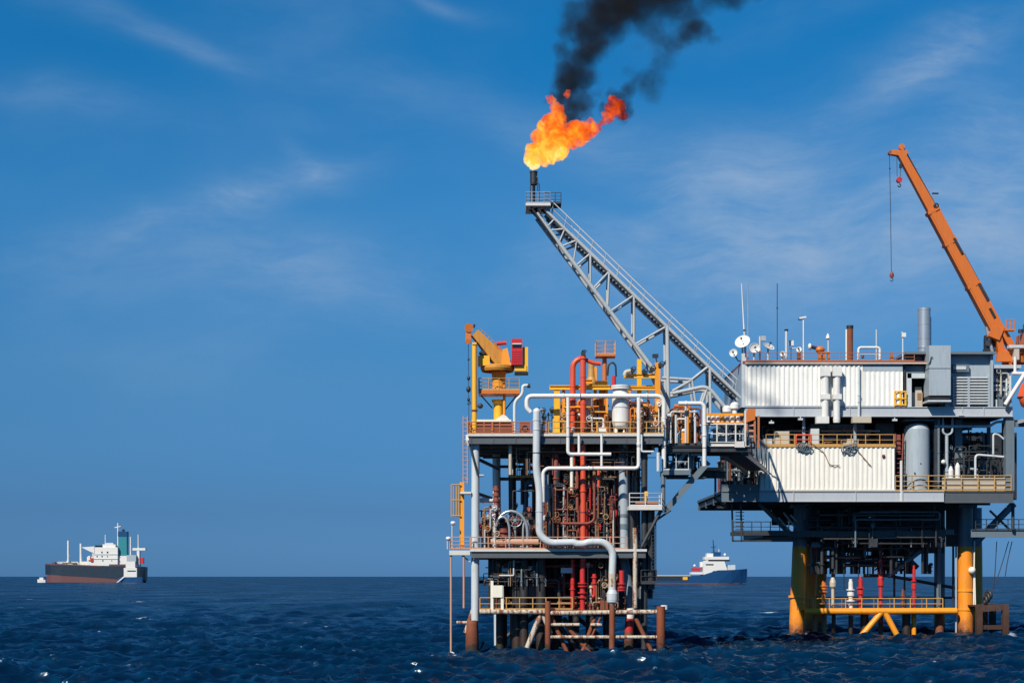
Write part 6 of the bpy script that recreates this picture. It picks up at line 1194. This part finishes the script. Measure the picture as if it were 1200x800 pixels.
# --- little boat off the tanker's bow
Ys = 1880.0; sb = thing('launch', 'tiny white launch off the tanker bow at the far left', 'boat', (X(48, Ys), Ys, 0))
hull_strip(sb, 'hull', 'white', [X(p, Ys) for p in (44, 46.5, 50, 53.5)], [.4, 1.5, 1.7, 1.5], [-.6]*4, [Z(p, Ys) for p in (678.3, 678.7, 679, 678.8)], Ys, [.5, .7, .8, .8]); MB().box(X(46.5, Ys), X(51, Ys), Ys-1.2, Ys+1.2, Z(679, Ys), Z(676.2, Ys)).build('cabin', 'white', sb)
# --- supply ship between the platforms
YS = 1500.0; SX = lambda p: X(p, YS); SZ = lambda p: Z(p, YS)
ss = thing('supply_ship', 'blue supply ship with white bridge house on the horizon between the platforms', 'ship', (SX(820), YS, 0))
xs = [SX(p) for p in (755, 770, 805, 820, 840, 856, 867, 873, 875.5)]; hb = [8, 8.5, 8.5, 8.5, 8.5, 7.5, 5, 2.2, .4]
zd = [SZ(p) for p in (674.8, 674.6, 674.4, 674, 667.8, 667.4, 666.8, 666.3, 666.0)]
hull_strip(ss, 'hull', 'navy', xs, hb, [SZ(682.6)]*9, zd, YS, [1, 1, 1, 1, .97, .85, .6, .3, .2]); hull_strip(ss, 'hull_bottom', 'oxide', [x-(0 if i < 6 else (i-5)*1.6) for i, x in enumerate(xs)], [h*(1 if i < 5 else .8) for i, h in enumerate(hb)], [-3]*9, [SZ(682.65)]*9, YS, None, False)
def sbx(name, mat, x0, x1, y0, y1, w, par=None): return MB().box(SX(x0), SX(x1), YS-w, YS+w, SZ(y1), SZ(y0)).build(name, mat, par or ss)
sbx('cargo_rail', 'beige', 755, 808, 673.4, 674.6, 8.6); sbx('after_deck', 'slate', 757, 806, 674.65, 680, 8.56); sbx('tow_gear', 'yellow', 799, 804.5, 675.5, 679, 8.9)
h = MB().prism([(SX(823), SZ(674)), (SX(823), SZ(660)), (SX(826), SZ(655.5)), (SX(847), SZ(655.5)), (SX(851.5), SZ(668)), (SX(835), SZ(668.5)), (SX(828), SZ(673.5))], YS-7.2, YS+7).build('deckhouse', 'white', ss)
b_ = sbx('bridge', 'white', 824.5, 853, 652, 655.4, 7.6); sbx('window_band', 'glass', 829, 854, 655.45, 657.3, 7.3); sbx('upper_bridge', 'white', 827.5, 835, 648, 651.95, 5); sbx('radar_deck', 'navy', 834, 844, 646.5, 651.9, 4); sbx('window_band', 'glass', 826, 835, 660.5, 662, 7.3)
sbx('boat_deck', 'white', 809, 823, 670, 672.5, 7.5); sbx('rescue_boat', 'red', 811, 820, 665, 668.5, 7.3); MB().ball(P(814, 662.5, YS-4), 1.3, 8, 6).build('dome', 'white', ss); MB().ball(P(849.5, 649.5, YS-3), 1.3, 8, 6).build('dome', 'white', ss); sbx('fore_gear', 'pale', 852, 861, 661.5, 667.5, 4)
MB().tube([P(836.5, 652, YS), P(836.2, 640, YS), P(835.5, 632, YS)], [.9, .6, .35], 8).build('mast', 'navy', ss); MB().cyl(P(833, 641, YS), P(839.5, 640, YS), .4, 6).build('yard', 'navy', ss); MB().cyl(P(842.5, 652, YS), P(842.5, 643, YS), .4, 6).build('mast', 'white', ss); sbx('funnel', 'white', 820, 823, 658, 664, 2)

# ================================================================ FLAME AND SMOKE of the flare
def puff_volume(name, label, cat, puffs, Yc, shader, seed, grow=1.12, warp=(1.6, .5), drift=0.):
    """gas: a lumpy closed envelope of overlapping puffs; inside it the density follows the puffs, torn by noise"""
    g = random.Random(seed); bs = []
    for px, py, r, d in puffs:
        Yp_ = Yc+max(0, 130-py)*drift
        bs.append((P(px, py, Yp_)+Vector((0, g.uniform(-.35, .35)*r/F*Yp_, 0)), r/F*Yp_, d))
    lo_ = P(625, 195, Yc)
    mb = MB()
    for c, r, d in bs: mb.ball(c, r*grow, 14, 9)
    m, nt = new_mat(name)
    o = mb.build(name, m); o.data.polygons.foreach_set('use_smooth', [False]*len(o.data.polygons))
    rm = o.modifiers.new('union', 'REMESH'); rm.mode = 'VOXEL'; rm.voxel_size = .35
    pos = mknode(nt, 'ShaderNodeNewGeometry').outputs['Position']
    w1 = vmath(nt, 'SUBTRACT', noise(nt, pos, .33, 3, .6).outputs['Color'], (.5, .5, .5)).outputs[0]
    w2 = vmath(nt, 'SUBTRACT', noise(nt, pos, 1.0, 4, .62).outputs['Color'], (.5, .5, .5)).outputs[0]
    q = vmath(nt, 'ADD', pos, vmath(nt, 'ADD', vmath(nt, 'SCALE', w1, scale=warp[0]).outputs[0], vmath(nt, 'SCALE', w2, scale=warp[1]).outputs[0]).outputs[0]).outputs[0]
    acc = None
    for c, r, d in bs:
        dist = vmath(nt, 'DISTANCE', q, tuple(c)).outputs['Value']
        f = maprange(nt, dist, r, 0, 0, d); 
        acc = f if acc is None else math_(nt, 'MAXIMUM', acc, f) if shader is flame_shader else math_(nt, 'ADD', acc, f)
    shader(nt, pos, q, acc, lo_)
    m.cycles.volume_step_rate = .25
    m.cycles.homogeneous_volume = False
    return tag(o, label, cat)
def flame_shader(nt, pos, q, f, lo_):
    n = noise(nt, q, .75, 6, .62, .4).outputs[0]; n2 = noise(nt, q, 1.9, 4, .6).outputs[0]
    body = maprange(nt, math_(nt, 'ADD', f, math_(nt, 'MULTIPLY', math_(nt, 'SUBTRACT', n, .5), .55)), .10, .22, 0, 1, True)
    z = mknode(nt, 'ShaderNodeSeparateXYZ', {0: q})
    hgt = math_(nt, 'ADD', math_(nt, 'MULTIPLY', math_(nt, 'SUBTRACT', z.outputs[2], lo_.z), .118), math_(nt, 'MULTIPLY', math_(nt, 'SUBTRACT', z.outputs[0], lo_.x), .075))
    heat = math_(nt, 'ADD', math_(nt, 'SUBTRACT', math_(nt, 'MULTIPLY', n, 2.7), math_(nt, 'MULTIPLY', hgt, .86)), math_(nt, 'MULTIPLY', math_(nt, 'SUBTRACT', n2, .5), .9))
    col = ramp(nt, maprange(nt, heat, -.06, 1.55), [(0, (.05, .006, .002)), (.22, (.32, .025, .004)), (.42, (.85, .09, .006)), (.60, (1.0, .22, .012)), (.76, (1.15, .48, .03)), (.92, (1.2, .74, .09)), (1, (1.25, .98, .36))])
    dens = math_(nt, 'MULTIPLY', body, 2.4)
    ab = mknode(nt, 'ShaderNodeVolumeAbsorption', {'Color': (0, 0, 0, 1), 'Density': dens})
    em = mknode(nt, 'ShaderNodeEmission', {'Color': col, 'Strength': dens})
    ad = mknode(nt, 'ShaderNodeAddShader', {0: ab.outputs[0], 1: em.outputs[0]})
    mknode(nt, 'ShaderNodeOutputMaterial', {'Volume': ad.outputs[0]})
def smoke_shader(nt, pos, q, f, lo_):
    n = noise(nt, q, .42, 6, .6, .3).outputs[0]
    k = math_(nt, 'ADD', f, math_(nt, 'MULTIPLY', math_(nt, 'SUBTRACT', n, .58), math_(nt, 'ADD', math_(nt, 'MULTIPLY', f, 2.6), .2)))
    dens = math_(nt, 'MULTIPLY', maprange(nt, k, .03, .95, 0, 1), 1.25)
    v = mknode(nt, 'ShaderNodeVolumePrincipled', {'Color': (.05, .055, .062, 1), 'Density': dens, 'Anisotropy': .2})
    mknode(nt, 'ShaderNodeOutputMaterial', {'Volume': v.outputs[0]})
fl = [(621, 187, 8, 1), (639, 188, 8, 1), (648, 185, 9, 1), (659, 178, 10, 1), (630, 160, 11, 1), (624, 176, 9, 1), (643, 116, 5, .9), (666, 107, 4, .7), (624.5, 196, 5, 1), (626, 192, 7, 1), (628, 184, 11, 1), (637, 184, 9, 1), (632, 174, 14, 1.1), (645, 178, 12, 1.1), (641, 164, 15, 1.1), (655, 168, 15, 1.1), (637, 150, 11, 1), (650, 150, 16, 1.1), (645, 139, 13, 1), (657, 137, 11, 1), (661, 160, 13, 1), (672, 155, 14, 1.1), (668, 168, 10, 1), (684, 154, 13, 1.1),
      (694, 152, 10, 1), (701, 148, 6, .9), (652, 126, 9, 1), (649, 117, 6.5, .9), (660, 127, 6, .8), (664, 112, 4.5, .7), (690, 142, 6, .8), (680, 165, 7, .8)]
puff_volume('flare_flame', 'billowing orange and yellow gas flame on the flare boom tip', 'flame', fl, 157.7, flame_shader, 3, warp=(1.7, .8))
puff_volume('flare_flame', 'separate dark red tongue of flame drifting right of the main flame', 'flame', [(705, 142, 6, .8), (712, 139, 7, .9), (717, 131, 10, 1), (724, 127, 12, 1), (729, 134, 9, .9), (719, 118, 8, .8), (708, 135, 5, .6)], 157.9, flame_shader, 4, warp=(1.7, .9))
sm = [(652, 116, 10, .9), (648, 108, 9, .6), (680, 137, 9, .9), (690, 133, 8, .8), (668, 139, 9, 1.1), (660, 127, 11, 1.0), (690, 120, 13, .9), (700, 108, 12, .5), (695, 90, 15, .6), (705, 55, 18, .7), (720, 32, 22, .8), (740, 18, 24, .8), (662, 60, 17, .8), (664, 85, 17, .9), (668, 40, 19, .8), (657, 108, 13, .8), (680, 128, 11, .9), (662, 100, 16, 1), (672, 20, 20, .7), (658, 112, 14, .8), (672, 138, 9, .8), (645, 118, 9, .5), (672, 131, 13, 1.0), (664, 122, 12, .7), (676, 118, 16, 1.0), (684, 108, 13, .8), (668, 100, 17, .9), (678, 88, 22, 1.2), (669, 75, 18, .9), (686, 66, 22, 1.0), (690, 48, 24, 1.0), (700, 30, 26, 1.0), (682, 34, 20, .6), (712, 12, 30, 1.0), (735, 3, 30, .9), (690, 8, 26, .45), (668, 18, 20, .25), (760, 2, 32, .6), (790, 0, 32, .55), (722, -15, 34, 1), (765, -22, 36, .8), (810, -20, 38, .7), (850, -12, 32, .7), (880, -30, 36, .7), (870, 0, 16, .5)]
puff_volume('smoke', 'thick black smoke column climbing from the main flame', 'smoke', sm, 157.6, smoke_shader, 5, 1.2, (2.8, 1.1), .13)
sm2 = [(735, 126, 12, 1.2), (726, 118, 12, 1.1), (716, 112, 11, .8), (708, 128, 8, .9), (704, 136, 6, .8), (728, 138, 9, 1.1), (735, 118, 12, .7), (739, 104, 14, .75), (762, 107, 17, .7), (768, 92, 18, .62), (752, 92, 15, .5), (774, 74, 20, .55), (781, 56, 22, .55), (770, 40, 24, .5), (738, 84, 13, .35), (755, 20, 26, .4), (797, 46, 16, .5), (808, 38, 18, .75), (822, 36, 18, .8), (832, 44, 12, .7), (842, 45, 8, .6), (815, 22, 20, .65), (826, 10, 18, .5), (800, 22, 22, .35), (745, 60, 18, .12), (706, 118, 9, .4), (713, 112, 8, .3)]
puff_volume('smoke', 'thin grey smoke trail right of the black column, drifting from the red tongue', 'smoke', sm2, 157.4, smoke_shader, 6, 1.2, (2.8, 1.1), .13)
puff_volume('smoke', 'faint puff of exhaust above the white module roof', 'smoke', [(1006, 365, 7, .10), (1012, 378, 8, .10), (1018, 390, 8, .12), (1020, 400, 6, .1)], 192, smoke_shader, 9, 1.2, (1.5, .5))
